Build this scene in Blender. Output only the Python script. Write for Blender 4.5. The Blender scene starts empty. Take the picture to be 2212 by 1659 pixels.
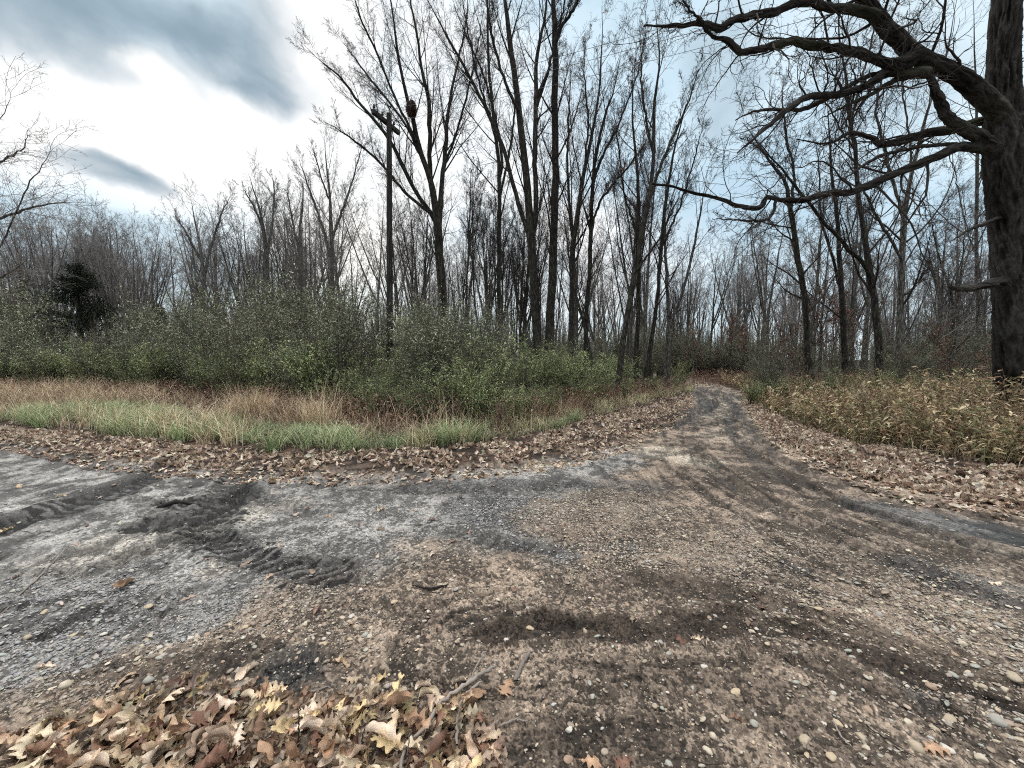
import bpy, math, random
import numpy as np
from mathutils import Vector, Matrix, Euler
R_ = math.radians
rng = np.random.default_rng(7)
random.seed(7)
scene = bpy.context.scene
COL = scene.collection

# ------------------------------------------------------------------ camera
F = 831.0                    # focal length in pixels of a 2212 px wide view
HOR = 775.0
PITCH = math.atan((HOR - 829.5) / F)
CAMH = 1.6
cam_d = bpy.data.cameras.new('camera'); cam = bpy.data.objects.new('camera', cam_d); COL.objects.link(cam)
cam.location = (0, 0, CAMH)
cam.rotation_euler = (math.pi/2 + PITCH, 0, 0)
cam_d.sensor_width = 36; cam_d.lens = 36*F/2212
cam_d.clip_start = 0.05; cam_d.clip_end = 2000
scene.camera = cam

# ------------------------------------------------------------------ colour management
scene.view_settings.view_transform = 'Standard'
scene.view_settings.look = 'None'
scene.view_settings.exposure = 0.5
scene.view_settings.gamma = 1.0
scene.cycles.max_bounces = 5
scene.cycles.diffuse_bounces = 3
scene.cycles.glossy_bounces = 2
scene.cycles.transmission_bounces = 3
scene.cycles.transparent_max_bounces = 4
scene.cycles.use_denoising = False
scene.cycles.pixel_filter_type = 'BLACKMAN_HARRIS'
scene.cycles.filter_width = 1.1

def raydir(sx, sy):
    """world direction with y component 1 for a view coordinate (2212 x 1659 view)"""
    cx = (np.asarray(sx, float) - 1106.0)/F
    cy = -(np.asarray(sy, float) - 829.5)/F
    c, s = math.cos(PITCH), math.sin(PITCH)
    dy = c - cy*s
    dz = s + cy*c
    return cx/dy, dz/dy
def at(sx, sy, Y):
    a, b = raydir(sx, sy)
    return np.array([a*Y, Y, CAMH + b*Y])
def gp(sx, sy):
    a, b = raydir(sx, sy)
    Y = -CAMH/b
    return a*Y, Y
def gpt(p): x, y = gp(*p); return (float(x), float(y))

# ------------------------------------------------------------------ world: Nishita sky behind a broken cloud layer
SUN_AZ = math.atan((740-1106)/F)         # left of straight ahead
SUN_EL = R_(16)
world = bpy.data.worlds.new("World"); scene.world = world; world.use_nodes = True
nt = world.node_tree
for n in list(nt.nodes): nt.nodes.remove(n)
def wn(t, **k):
    n = nt.nodes.new(t)
    for a, v in k.items(): setattr(n, a, v)
    return n
def wl(a, b): nt.links.new(a, b)
def wmath(op, a, b=None, clamp=False):
    n = wn('ShaderNodeMath', operation=op); n.use_clamp = clamp
    for i, v in enumerate((a, b)):
        if v is None: continue
        if isinstance(v, (int, float)): n.inputs[i].default_value = v
        else: wl(v, n.inputs[i])
    return n.outputs[0]
def wvec(op, a, b=None):
    n = wn('ShaderNodeVectorMath', operation=op)
    for i, v in enumerate((a, b)):
        if v is None: continue
        if isinstance(v, (tuple, list)): n.inputs[i].default_value = v
        else: wl(v, n.inputs[i])
    return n
out = wn('ShaderNodeOutputWorld'); bg = wn('ShaderNodeBackground'); wl(bg.outputs[0], out.inputs[0])
bg.inputs['Strength'].default_value = 0.1
sky = wn('ShaderNodeTexSky', sky_type='NISHITA'); sky.sun_disc = False
sky.sun_elevation = SUN_EL; sky.sun_rotation = SUN_AZ
tc = wn('ShaderNodeTexCoord')
nrm = wvec('NORMALIZE', tc.outputs['Generated']).outputs[0]
def wnoise(vec, scale, detail, seed=0.0, stretch=None):
    m = wn('ShaderNodeMapping'); wl(vec, m.inputs[0]); m.inputs['Location'].default_value = (seed, seed*1.7, seed*.3)
    if stretch: m.inputs['Scale'].default_value = stretch
    n = wn('ShaderNodeTexNoise'); wl(m.outputs[0], n.inputs['Vector']); n.inputs['Scale'].default_value = scale
    n.inputs['Detail'].default_value = detail; n.inputs['Roughness'].default_value = 0.5
    return n
warp = wnoise(nrm, 4.5, 7, 3.1)
w2 = wvec('SUBTRACT', warp.outputs['Color'], (.5, .5, .5)).outputs[0]
sc_ = wn('ShaderNodeVectorMath', operation='SCALE'); wl(w2, sc_.inputs[0]); sc_.inputs['Scale'].default_value = 0.16
wd = wvec('ADD', nrm, sc_.outputs[0]).outputs[0]
def blob(sx, sy, ra, rb, ang, soft=0.55):
    """soft elliptical cloud patch around a sky direction; ra, rb half sizes, ang = tilt (deg, clockwise)"""
    def dr(x_, y_):
        a, b = raydir(x_, y_); v = np.array([float(a), 1, float(b)]); return v/np.linalg.norm(v)
    c = dr(sx, sy); t = R_(ang); ca, sa = math.cos(t), math.sin(t); e = 20.0
    ja = (dr(sx+ca*e, sy+sa*e)-dr(sx-ca*e, sy-sa*e))/(2*e)*ra; jb = (dr(sx-sa*e, sy+ca*e)-dr(sx+sa*e, sy-ca*e))/(2*e)*rb
    pin = np.linalg.pinv(np.stack([ja, jb], 1))
    d = wvec('SUBTRACT', wd, tuple(c)).outputs[0]
    u = wvec('DOT_PRODUCT', d, tuple(pin[0])).outputs['Value']; v = wvec('DOT_PRODUCT', d, tuple(pin[1])).outputs['Value']
    r2 = wmath('ADD', wmath('MULTIPLY', u, u), wmath('MULTIPLY', v, v))
    mr = wn('ShaderNodeMapRange'); mr.interpolation_type = 'SMOOTHSTEP'
    wl(r2, mr.inputs[0]); mr.inputs[1].default_value = 1+soft; mr.inputs[2].default_value = 1-soft
    mr.inputs[3].default_value = 0; mr.inputs[4].default_value = 1
    return mr.outputs[0]
def wmix(fac, a, b):
    n = wn('ShaderNodeMix', data_type='RGBA')
    if isinstance(fac, (int, float)): n.inputs[0].default_value = fac
    else: wl(fac, n.inputs[0])
    for i, v in ((6, a), (7, b)):
        if isinstance(v, tuple): n.inputs[i].default_value = (*v, 1)
        else: wl(v, n.inputs[i])
    return n.outputs[2]
K = 10.0
def kc(r, g, b): return (r*K, g*K, b*K)
# base cloud deck: pale blue, mottled
n1 = wnoise(wd, 2.2, 5, 7.7, (1, 1, 2.2))
mr = wn('ShaderNodeMapRange'); wl(n1.outputs['Fac'], mr.inputs[0]); mr.inputs[1].default_value = .35; mr.inputs[2].default_value = .68
col = wmix(mr.outputs[0], kc(.42, .56, .66), kc(.74, .86, .92))
col = wmix(0.10, col, sky.outputs[0])
# unseen sky behind the camera, dimmed to keep trunks dark
sep = wn('ShaderNodeSeparateXYZ'); wl(nrm, sep.inputs[0])
mb = wn('ShaderNodeMapRange'); wl(sep.outputs['Y'], mb.inputs[0]); mb.inputs[1].default_value = 0.35; mb.inputs[2].default_value = -.5
mb.inputs[3].default_value = 0; mb.inputs[4].default_value = .75
col = wmix(mb.outputs[0], col, kc(.30, .34, .38))
WHITE = kc(.80, .80, .80); GREY = kc(.215, .29, .35)
nw_ = wnoise(wd, 3.2, 5, 21.0, (1, 1, 1.5)); mw = wn('ShaderNodeMapRange'); wl(nw_.outputs['Fac'], mw.inputs[0]); mw.inputs[1].default_value = .36; mw.inputs[2].default_value = .58; mw.inputs[3].default_value = .25; mw.inputs[4].default_value = 1.0; mow = mw.outputs[0]
for b in ((330, 290, 560, 150, 12, .9), (860, 330, 330, 300, 0, .95), (700, 60, 130, 260, 0, .9), (1150, 560, 300, 130, 0, .9)):
    col = wmix(wmath('MULTIPLY', blob(*b), mow) if b[0] > 800 else blob(*b), col, WHITE)
nm_ = wnoise(wd, 7.5, 7, 12.3, (1, 1, 1.9)); mo = wn('ShaderNodeMapRange'); wl(nm_.outputs['Fac'], mo.inputs[0]); mo.inputs[1].default_value = .3; mo.inputs[2].default_value = .6; mo.inputs[3].default_value = .45; mo.inputs[4].default_value = 1.0; mot = mo.outputs[0]
for b, s in (((60, 40, 330, 95, 8, .9), 1.0), ((300, 40, 330, 60, 6, .9), .8), ((250, 140, 180, 40, 20, .9), .8), ((470, 110, 230, 75, 28, .9), 1.0), ((560, 60, 130, 90, 0, .9), .7), ((580, 195, 75, 48, 40, .9), 1.0), ((238, 366, 95, 32, 12, .9), 1.0),
             ((120, 470, 260, 30, 4, .9), .35), ((250, 590, 500, 90, 0, .95), .5), ((1545, 190, 75, 150, 10, .95), .75), ((1900, 120, 260, 170, 0, .95), .3), ((-500, 0, 400, 300, 0, .9), .8)):
    col = wmix(wmath('MULTIPLY', wmath('MULTIPLY', blob(*b), s), mot), col, GREY)
for b, s in (((330, 180, 80, 36, 30, .99), .6), ((740, 530, 110, 90, 0, .95), .85)):
    col = wmix(wmath('MULTIPLY', blob(*b), s), col, kc(.95, .93, .88))
# unseen overhead sky, brightness added to light the ground
mz = wn('ShaderNodeMapRange'); mz.interpolation_type = 'SMOOTHSTEP'; wl(sep.outputs['Z'], mz.inputs[0]); mz.inputs[1].default_value = 0.70; mz.inputs[2].default_value = .93
col = wmix(mz.outputs[0], col, kc(3.0, 2.85, 2.65))
wl(col, bg.inputs['Color'])

# ------------------------------------------------------------------ sun (veiled by cloud)
sd = bpy.data.lights.new('sun', 'SUN'); sd.energy = 1.5; sd.angle = R_(12); sd.color = (1.0, .95, .86)
so = bpy.data.objects.new('sun', sd); COL.objects.link(so)
sdir = Vector((math.sin(SUN_AZ)*math.cos(SUN_EL), math.cos(SUN_AZ)*math.cos(SUN_EL), math.sin(SUN_EL)))
so.rotation_euler = (-sdir).to_track_quat('-Z', 'Y').to_euler(); so.location = (0, 0, 40)

# ------------------------------------------------------------------ helpers: noise
def _h(ix, iy, iz, seed):
    n = (ix*374761393 + iy*668265263 + iz*2147483647 + seed*1274126177) & 0xffffffff
    n = ((n ^ (n >> 13))*1274126177) & 0xffffffff
    n = ((n ^ (n >> 16))*2246822519) & 0xffffffff
    return ((n ^ (n >> 15)) & 0xffffff)/float(0xffffff)
def vn2(x, y, seed=0):
    ix = np.floor(x).astype(np.int64); iy = np.floor(y).astype(np.int64)
    fx = x-ix; fy = y-iy; fx = fx*fx*(3-2*fx); fy = fy*fy*(3-2*fy)
    z = np.int64(0)
    a = _h(ix, iy, z, seed); b = _h(ix+1, iy, z, seed); c = _h(ix, iy+1, z, seed); d = _h(ix+1, iy+1, z, seed)
    return (a*(1-fx)+b*fx)*(1-fy) + (c*(1-fx)+d*fx)*fy
def fbm(x, y, seed=0, octv=4, gain=.5):
    s = 0; a = 1; t = 0
    for k in range(octv):
        s = s + a*vn2(x*(2.03**k)+k*17.3, y*(2.03**k)-k*9.1, seed+k); t += a; a *= gain
    return s/t*2-1
def sstep(a, b, x):
    t = np.clip((x-a)/(b-a), 0, 1); return t*t*(3-2*t)

# ------------------------------------------------------------------ helpers: meshes and tagging
def make_mesh(name, V, faces, col=None, smooth=True, rough=None):
    """faces: list of int arrays (n,k); col: (nv,3)"""
    me = bpy.data.meshes.new(name)
    V = np.ascontiguousarray(V, dtype=np.float32)
    me.vertices.add(len(V)); me.vertices.foreach_set('co', V.ravel())
    faces = [np.asarray(f, dtype=np.int32) for f in faces if len(f)]
    loops = np.concatenate([f.ravel() for f in faces])
    sizes = np.concatenate([np.full(len(f), f.shape[1], dtype=np.int32) for f in faces])
    starts = np.concatenate([[0], np.cumsum(sizes)[:-1]]).astype(np.int32)
    me.loops.add(len(loops)); me.loops.foreach_set('vertex_index', loops)
    me.polygons.add(len(sizes)); me.polygons.foreach_set('loop_start', starts)
    try: me.polygons.foreach_set('loop_total', sizes)
    except Exception: pass
    if smooth: me.polygons.foreach_set('use_smooth', np.ones(len(sizes), dtype=bool))
    if col is not None:
        c = np.ones((len(V), 4), dtype=np.float32); c[:, :3] = col
        if rough is not None: c[:, 3] = rough
        at_ = me.attributes.new('Col', 'FLOAT_COLOR', 'POINT'); at_.data.foreach_set('color', c.ravel())
    me.update(calc_edges=True); me.validate()
    return me
def obj(name, me, mat=None, parent=None, loc=None):
    o = bpy.data.objects.new(name, me); COL.objects.link(o)
    if mat is not None and not me.materials: me.materials.append(mat)
    if parent is not None: o.parent = parent
    if loc is not None: o.location = loc
    return o
def tag(o, label, cat, group=None, kind=None):
    if label: o['label'] = label
    if cat: o['category'] = cat
    if group: o['group'] = group
    if kind: o['kind'] = kind
    return o
def thing(name, label, cat, loc, group=None):
    o = bpy.data.objects.new(name, None); COL.objects.link(o); o.location = loc; o.empty_display_size = .2
    return tag(o, label, cat, group)
def copy_tree(o, parent=None):
    c = o.copy(); COL.objects.link(c)
    if parent is not None: c.parent = parent
    for ch in list(o.children): copy_tree(ch, c)
    return c

class Geo:
    """collects tubes / scattered templates into one mesh"""
    def __init__(s): s.V = []; s.F = {3: [], 4: []}; s.C = []; s.n = 0
    def add(s, V, faces, col=None):
        V = np.asarray(V, float).reshape(-1, 3)
        for f in faces:
            f = np.asarray(f)
            if len(f): s.F.setdefault(f.shape[1], []).append(f+s.n)
        s.V.append(V); s.C.append(np.broadcast_to(np.asarray(col if col is not None else (1, 1, 1), float), V.shape)); s.n += len(V)
    def mesh(s, name, origin=(0, 0, 0), colors=True, smooth=True):
        V = np.concatenate(s.V)-np.asarray(origin, float)
        return make_mesh(name, V, [np.concatenate(f) for f in s.F.values() if f], np.concatenate(s.C) if colors else None, smooth)

def tubes(P, Rr, k=5, cap=False):
    """P (N,L,3), Rr (N,L) -> V, quads"""
    N, L, _ = P.shape
    T = np.empty_like(P); T[:, 1:-1] = P[:, 2:]-P[:, :-2]; T[:, 0] = P[:, 1]-P[:, 0]; T[:, -1] = P[:, -1]-P[:, -2]
    T /= np.linalg.norm(T, axis=2, keepdims=True)+1e-9
    ax = np.where(np.abs(T[:, :1, 2:3]) > .8, np.array([[[1., 0, 0]]]), np.array([[[0, 0, 1.]]]))
    ax = np.broadcast_to(ax, T.shape)
    A = np.cross(T, ax); A /= np.linalg.norm(A, axis=2, keepdims=True)+1e-9
    B = np.cross(T, A)
    th = np.arange(k)*2*np.pi/k
    V = P[:, :, None, :] + Rr[:, :, None, None]*(np.cos(th)[None, None, :, None]*A[:, :, None, :] + np.sin(th)[None, None, :, None]*B[:, :, None, :])
    base = (np.arange(N)*L*k)[:, None, None] + (np.arange(L-1)*k)[None, :, None]
    j = np.arange(k)[None, None, :]; j2 = (np.arange(k)+1)[None, None, :] % k
    q = np.stack([base+j, base+j2, base+k+j2, base+k+j], axis=-1).reshape(-1, 4)
    return V.reshape(-1, 3), q

def spline(pts, L):
    """Catmull-Rom resample of (n,d) control points"""
    p = np.asarray(pts, float); n = len(p)
    if n == 2:
        t = np.linspace(0, 1, L)[:, None]; return p[0]*(1-t)+p[1]*t
    e = np.vstack([2*p[0]-p[1], p, 2*p[-1]-p[-2]])
    seg = np.linalg.norm(np.diff(p[:, :3], axis=0), axis=1); cum = np.concatenate([[0], np.cumsum(seg)])
    u = np.linspace(0, cum[-1], L); i = np.clip(np.searchsorted(cum, u, side='right')-1, 0, n-2)
    t = ((u-cum[i])/(seg[i]+1e-9))[:, None]
    p0, p1, p2, p3 = e[i], e[i+1], e[i+2], e[i+3]
    return .5*((2*p1)+(-p0+p2)*t+(2*p0-5*p1+4*p2-p3)*t*t+(-p0+3*p1-3*p2+p3)*t**3)

def spawn(P, Rr, Ln, n, t0, t1, a0, a1, lf, rf, L, wig, up, rmin, drop=.55, rmaxv=None):
    N, Lp, _ = P.shape
    t = t0+(t1-t0)*(np.arange(n)[None, :]+rng.random((N, n)))/n
    ft = np.clip(t*(Lp-1), 0, Lp-1.001); i = ft.astype(int); f = (ft-i)[..., None]
    ar = np.arange(N)[:, None]
    a, b = P[ar, i], P[ar, i+1]
    pos = a*(1-f)+b*f
    tg = b-a; tg = tg/(np.linalg.norm(tg, axis=2, keepdims=True)+1e-9)
    r = Rr[ar, i]*(1-f[..., 0])+Rr[ar, i+1]*f[..., 0]
    v = rng.normal(size=(N, n, 3)); v -= (v*tg).sum(2, keepdims=True)*tg; v /= np.linalg.norm(v, axis=2, keepdims=True)+1e-9
    an = np.radians(rng.uniform(a0, a1, (N, n)))[..., None]
    d = tg*np.cos(an)+v*np.sin(an)
    ln = Ln[:, None]*lf*(1-drop*t)*rng.uniform(.65, 1.3, (N, n))
    pos = pos.reshape(-1, 3); d = d.reshape(-1, 3); ln = ln.ravel(); r = r.ravel()
    M = len(pos); out_ = np.empty((M, L, 3)); out_[:, 0] = pos; st = (ln/(L-1))[:, None]
    for s in range(1, L):
        d = d+wig*rng.normal(size=(M, 3)); d[:, 2] += up; d /= np.linalg.norm(d, axis=1, keepdims=True)
        out_[:, s] = out_[:, s-1]+d*st
    r0 = np.maximum(r*rf, rmin)
    if rmaxv is not None: r0 = np.minimum(r0, rmaxv)
    q = np.linspace(0, 1, L)[None, :]
    return out_, r0[:, None]*(1-q)+rmin*.8*q, ln

def rotm(yaw, tilt, roll):
    cy, sy_ = np.cos(yaw), np.sin(yaw); ct, st = np.cos(tilt), np.sin(tilt); cr, sr = np.cos(roll), np.sin(roll)
    Z = np.zeros_like(cy); O = np.ones_like(cy)
    Rz = np.stack([cy, -sy_, Z, sy_, cy, Z, Z, Z, O], -1).reshape(-1, 3, 3)
    Rx = np.stack([O, Z, Z, Z, ct, -st, Z, st, ct], -1).reshape(-1, 3, 3)
    Ry = np.stack([cr, Z, sr, Z, O, Z, -sr, Z, cr], -1).reshape(-1, 3, 3)
    return Rz @ Rx @ Ry
def scatter(geo, temps, pos, yaw, tilt, roll, scale, cols):
    """temps: list of (V, F, shade) ; scale (n,) or (n,3)"""
    n = len(pos); which = rng.integers(0, len(temps), n); M = rotm(yaw, tilt, roll)
    scale = np.asarray(scale)
    if scale.ndim == 1: scale = np.repeat(scale[:, None], 3, 1)
    for w, (V, Fc, sh) in enumerate(temps):
        id_ = np.where(which == w)[0]
        if not len(id_): continue
        v = V[None]*scale[id_][:, None, :]
        v = np.einsum('nij,nvj->nvi', M[id_], v)+pos[id_][:, None, :]
        nv = len(V); off = (np.arange(len(id_))*nv)[:, None, None]
        f = (Fc[None]+off).reshape(-1, Fc.shape[1])
        c = cols[id_][:, None, :]*sh[None, :, None]
        geo.add(v.reshape(-1, 3), [f], c.reshape(-1, 3))

# ------------------------------------------------------------------ materials
def mat(name, rough=.8, spec=.3):
    m = bpy.data.materials.new(name); m.use_nodes = True
    t = m.node_tree; b = t.nodes['Principled BSDF']; b.inputs['Roughness'].default_value = rough
    b.inputs['Specular IOR Level'].default_value = spec
    return m, t, b
def mk(t, typ, **k):
    n = t.nodes.new(typ)
    for a, v in k.items(): setattr(n, a, v)
    return n
def ramp(t, fac, stops):
    r = mk(t, 'ShaderNodeValToRGB'); e = r.color_ramp.elements
    while len(e) > 1: e.remove(e[-1])
    e[0].position = stops[0][0]; e[0].color = (*stops[0][1], 1)
    for p, c in stops[1:]:
        x = e.new(p); x.color = (*c, 1)
    t.links.new(fac, r.inputs[0]); return r.outputs[0]
def bark(name, c0, c1, c2, scale=14, zs=.22, bump=.6, dist=.02, moss=0.0, warp=.03):
    m, t, b = mat(name, .9, .15)
    tc = mk(t, 'ShaderNodeTexCoord'); mp = mk(t, 'ShaderNodeMapping'); mp.inputs['Scale'].default_value = (1, 1, zs)
    wn_ = mk(t, 'ShaderNodeTexNoise'); wn_.inputs['Scale'].default_value = 7; wn_.inputs['Detail'].default_value = 3; t.links.new(tc.outputs['Object'], wn_.inputs['Vector'])
    ws = mk(t, 'ShaderNodeVectorMath', operation='MULTIPLY_ADD'); t.links.new(wn_.outputs['Color'], ws.inputs[0]); ws.inputs[1].default_value = (warp*2, warp*2, warp*4); t.links.new(tc.outputs['Object'], ws.inputs[2])
    t.links.new(ws.outputs[0], mp.inputs[0])
    n = mk(t, 'ShaderNodeTexNoise'); n.inputs['Scale'].default_value = scale; n.inputs['Detail'].default_value = 6; n.inputs['Roughness'].default_value = .65
    t.links.new(mp.outputs[0], n.inputs['Vector'])
    v = mk(t, 'ShaderNodeTexVoronoi', feature='DISTANCE_TO_EDGE'); v.inputs['Scale'].default_value = scale*.9
    t.links.new(mp.outputs[0], v.inputs['Vector'])
    mx = mk(t, 'ShaderNodeMath', operation='MULTIPLY'); t.links.new(n.outputs['Fac'], mx.inputs[0])
    mr = mk(t, 'ShaderNodeMapRange'); t.links.new(v.outputs['Distance'], mr.inputs[0]); mr.inputs[2].default_value = .25; mr.inputs[3].default_value = .45; mr.inputs[4].default_value = 1.25
    t.links.new(mr.outputs[0], mx.inputs[1])
    c = ramp(t, mx.outputs[0], [(.2, c0), (.48, c1), (.75, c2)])
    oi = mk(t, 'ShaderNodeObjectInfo'); hs = mk(t, 'ShaderNodeHueSaturation')
    mr2 = mk(t, 'ShaderNodeMapRange'); t.links.new(oi.outputs['Random'], mr2.inputs[0]); mr2.inputs[3].default_value = .75; mr2.inputs[4].default_value = 1.3
    t.links.new(mr2.outputs[0], hs.inputs['Value']); t.links.new(c, hs.inputs['Color'])
    c = hs.outputs[0]
    if moss:
        n2 = mk(t, 'ShaderNodeTexNoise'); n2.inputs['Scale'].default_value = 2.2; n2.inputs['Detail'].default_value = 4
        t.links.new(tc.outputs['Object'], n2.inputs['Vector'])
        mm = mk(t, 'ShaderNodeMapRange'); t.links.new(n2.outputs['Fac'], mm.inputs[0]); mm.inputs[1].default_value = .48; mm.inputs[2].default_value = .7; mm.inputs[4].default_value = moss
        x = mk(t, 'ShaderNodeMix', data_type='RGBA'); t.links.new(mm.outputs[0], x.inputs[0]); t.links.new(c, x.inputs[6]); x.inputs[7].default_value = (.085, .10, .055, 1); c = x.outputs[2]
    t.links.new(c, b.inputs['Base Color'])
    bp = mk(t, 'ShaderNodeBump'); bp.inputs['Strength'].default_value = bump; bp.inputs['Distance'].default_value = dist
    t.links.new(mx.outputs[0], bp.inputs['Height']); t.links.new(bp.outputs[0], b.inputs['Normal'])
    return m
def flat(name, c, rough=.9, var=.3):
    m, t, b = mat(name, rough, .2)
    oi = mk(t, 'ShaderNodeObjectInfo'); mr = mk(t, 'ShaderNodeMapRange'); t.links.new(oi.outputs['Random'], mr.inputs[0])
    mr.inputs[3].default_value = 1-var; mr.inputs[4].default_value = 1+var
    tc = mk(t, 'ShaderNodeTexCoord'); n = mk(t, 'ShaderNodeTexNoise'); n.inputs['Scale'].default_value = 3; t.links.new(tc.outputs['Object'], n.inputs['Vector'])
    cc = ramp(t, n.outputs['Fac'], [(.3, tuple(x*.65 for x in c)), (.7, tuple(x*1.3 for x in c))])
    hs = mk(t, 'ShaderNodeHueSaturation'); t.links.new(cc, hs.inputs['Color']); t.links.new(mr.outputs[0], hs.inputs['Value'])
    t.links.new(hs.outputs[0], b.inputs['Base Color']); return m
def colmat(name, rough=.7, spec=.3, transl=0.0, bump=0, bscale=60, mul=1.0, usealpha=False, var=0.0):
    m, t, b = mat(name, rough, spec)
    a = mk(t, 'ShaderNodeAttribute', attribute_name='Col'); c = a.outputs['Color']
    tc = mk(t, 'ShaderNodeTexCoord')
    n = mk(t, 'ShaderNodeTexNoise'); n.inputs['Scale'].default_value = bscale; n.inputs['Detail'].default_value = 5; t.links.new(tc.outputs['Object'], n.inputs['Vector'])
    mr = mk(t, 'ShaderNodeMapRange'); t.links.new(n.outputs['Fac'], mr.inputs[0]); mr.inputs[1].default_value = .3; mr.inputs[2].default_value = .7
    mr.inputs[3].default_value = mul*.72; mr.inputs[4].default_value = mul*1.28
    hs = mk(t, 'ShaderNodeHueSaturation'); t.links.new(c, hs.inputs['Color'])
    if var:
        oi = mk(t, 'ShaderNodeObjectInfo'); m2 = mk(t, 'ShaderNodeMapRange'); t.links.new(oi.outputs['Random'], m2.inputs[0]); m2.inputs[3].default_value = 1-var; m2.inputs[4].default_value = 1+var
        mm = mk(t, 'ShaderNodeMath', operation='MULTIPLY'); t.links.new(mr.outputs[0], mm.inputs[0]); t.links.new(m2.outputs[0], mm.inputs[1]); t.links.new(mm.outputs[0], hs.inputs['Value'])
    else: t.links.new(mr.outputs[0], hs.inputs['Value'])
    t.links.new(hs.outputs[0], b.inputs['Base Color'])
    if usealpha: t.links.new(a.outputs['Alpha'], b.inputs['Roughness'])
    if bump:
        bp = mk(t, 'ShaderNodeBump'); bp.inputs['Strength'].default_value = bump; bp.inputs['Distance'].default_value = .01
        t.links.new(n.outputs['Fac'], bp.inputs['Height']); t.links.new(bp.outputs[0], b.inputs['Normal'])
    if transl:
        tr = mk(t, 'ShaderNodeBsdfTranslucent'); t.links.new(hs.outputs[0], tr.inputs[0]); ms = mk(t, 'ShaderNodeMixShader'); ms.inputs[0].default_value = transl
        o = t.nodes['Material Output']; t.links.new(b.outputs[0], ms.inputs[1]); t.links.new(tr.outputs[0], ms.inputs[2]); t.links.new(ms.outputs[0], o.inputs[0])
    return m

M_OAK = bark('oak_bark', (.010, .009, .008), (.055, .05, .046), (.26, .25, .24), 17, .22, 1.0, .05, .3, warp=.09)
M_BARK = bark('dark_bark', (.012, .011, .010), (.042, .037, .032), (.10, .09, .08), 16, .2, .8, .02, .3)
M_GREY = bark('grey_bark', (.035, .032, .03), (.115, .106, .098), (.23, .22, .205), 14, .2, .6, .02, .4)
M_TWIG = flat('twig_bark', (.04, .034, .031), .9, .3)
M_TWIGP = flat('pale_twig_bark', (.24, .21, .19), .9, .2)
M_TWIGF = flat('hazed_twig_bark', (.23, .215, .21), .95, .3)  # bark paled to stand in for haze over distant crowns
M_POLE = bark('weathered_pole_wood', (.012, .011, .010), (.03, .028, .026), (.075, .07, .066), 30, .03, .5, .01)
M_GLASS = flat('insulator_ceramic', (.04, .03, .028), .25, .1)
M_STEEL = flat('dull_galvanised_steel', (.12, .12, .12), .5, .1)
M_LEAF = colmat('dry_oak_leaf', .55, .35, .25, .3, 55)
M_LEAFV = colmat('dry_oak_leaf_single', .5, .4, .2, .3, 55, var=.3)
M_SHRUB = colmat('honeysuckle_leaf', .42, .45, .25, 0, 1.6, var=.4)
M_GRASS = colmat('grass_blade', .6, .3, .25, 0, 2)
M_STONE = colmat('river_pebble', .6, .35, 0, .1, 30)
M_NEED = colmat('cedar_foliage', .8, .15, .1, 0, 2)
M_DIRT = colmat('packed_wet_dirt', .8, .35, 0, .9, 42, usealpha=True)
def gritty(m):
    t = m.node_tree; b = t.nodes['Principled BSDF']; tc = mk(t, 'ShaderNodeTexCoord')
    v = mk(t, 'ShaderNodeTexVoronoi', feature='F1'); v.inputs['Scale'].default_value = 75; t.links.new(tc.outputs['Object'], v.inputs['Vector'])
    v2 = mk(t, 'ShaderNodeTexVoronoi', feature='F1'); v2.inputs['Scale'].default_value = 34; t.links.new(tc.outputs['Object'], v2.inputs['Vector'])
    nz = mk(t, 'ShaderNodeTexNoise'); nz.inputs['Scale'].default_value = 5; nz.inputs['Detail'].default_value = 4; t.links.new(tc.outputs['Object'], nz.inputs['Vector'])
    src = b.inputs['Base Color'].links[0].from_socket
    def bw(o):
        x = mk(t, 'ShaderNodeRGBToBW'); t.links.new(o, x.inputs[0]); return x.outputs[0]
    def mm(op, a, c_):
        x = mk(t, 'ShaderNodeMath', operation=op)
        for i_, q_ in enumerate((a, c_)):
            if isinstance(q_, (int, float)): x.inputs[i_].default_value = q_
            else: t.links.new(q_, x.inputs[i_])
        return x.outputs[0]
    cell = mm('ADD', mm('MULTIPLY', bw(v.outputs['Color']), .55), mm('MULTIPLY', bw(v2.outputs['Color']), .45))
    mr = mk(t, 'ShaderNodeMapRange'); t.links.new(cell, mr.inputs[0]); mr.inputs[1].default_value = .25; mr.inputs[2].default_value = .75; mr.inputs[3].default_value = .55; mr.inputs[4].default_value = 1.5
    mk2 = mk(t, 'ShaderNodeMapRange'); t.links.new(nz.outputs['Fac'], mk2.inputs[0]); mk2.inputs[1].default_value = .38; mk2.inputs[2].default_value = .6
    mx = mk(t, 'ShaderNodeMix', data_type='FLOAT'); t.links.new(mk2.outputs[0], mx.inputs[0]); mx.inputs[2].default_value = 1.0; t.links.new(mr.outputs[0], mx.inputs[3])
    hs = mk(t, 'ShaderNodeHueSaturation'); t.links.new(src, hs.inputs['Color']); t.links.new(mx.outputs[0], hs.inputs['Value']); t.links.new(hs.outputs[0], b.inputs['Base Color'])
    hgt = mm('ADD', mm('MULTIPLY', v.outputs['Distance'], -.6), mm('MULTIPLY', v2.outputs['Distance'], -.9))
    bp = mk(t, 'ShaderNodeBump'); bp.inputs['Strength'].default_value = .8; bp.inputs['Distance'].default_value = .012; t.links.new(hgt, bp.inputs['Height'])
    t.links.new(b.inputs['Normal'].links[0].from_socket, bp.inputs['Normal']); t.links.new(bp.outputs[0], b.inputs['Normal'])
gritty(M_DIRT)

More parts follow.
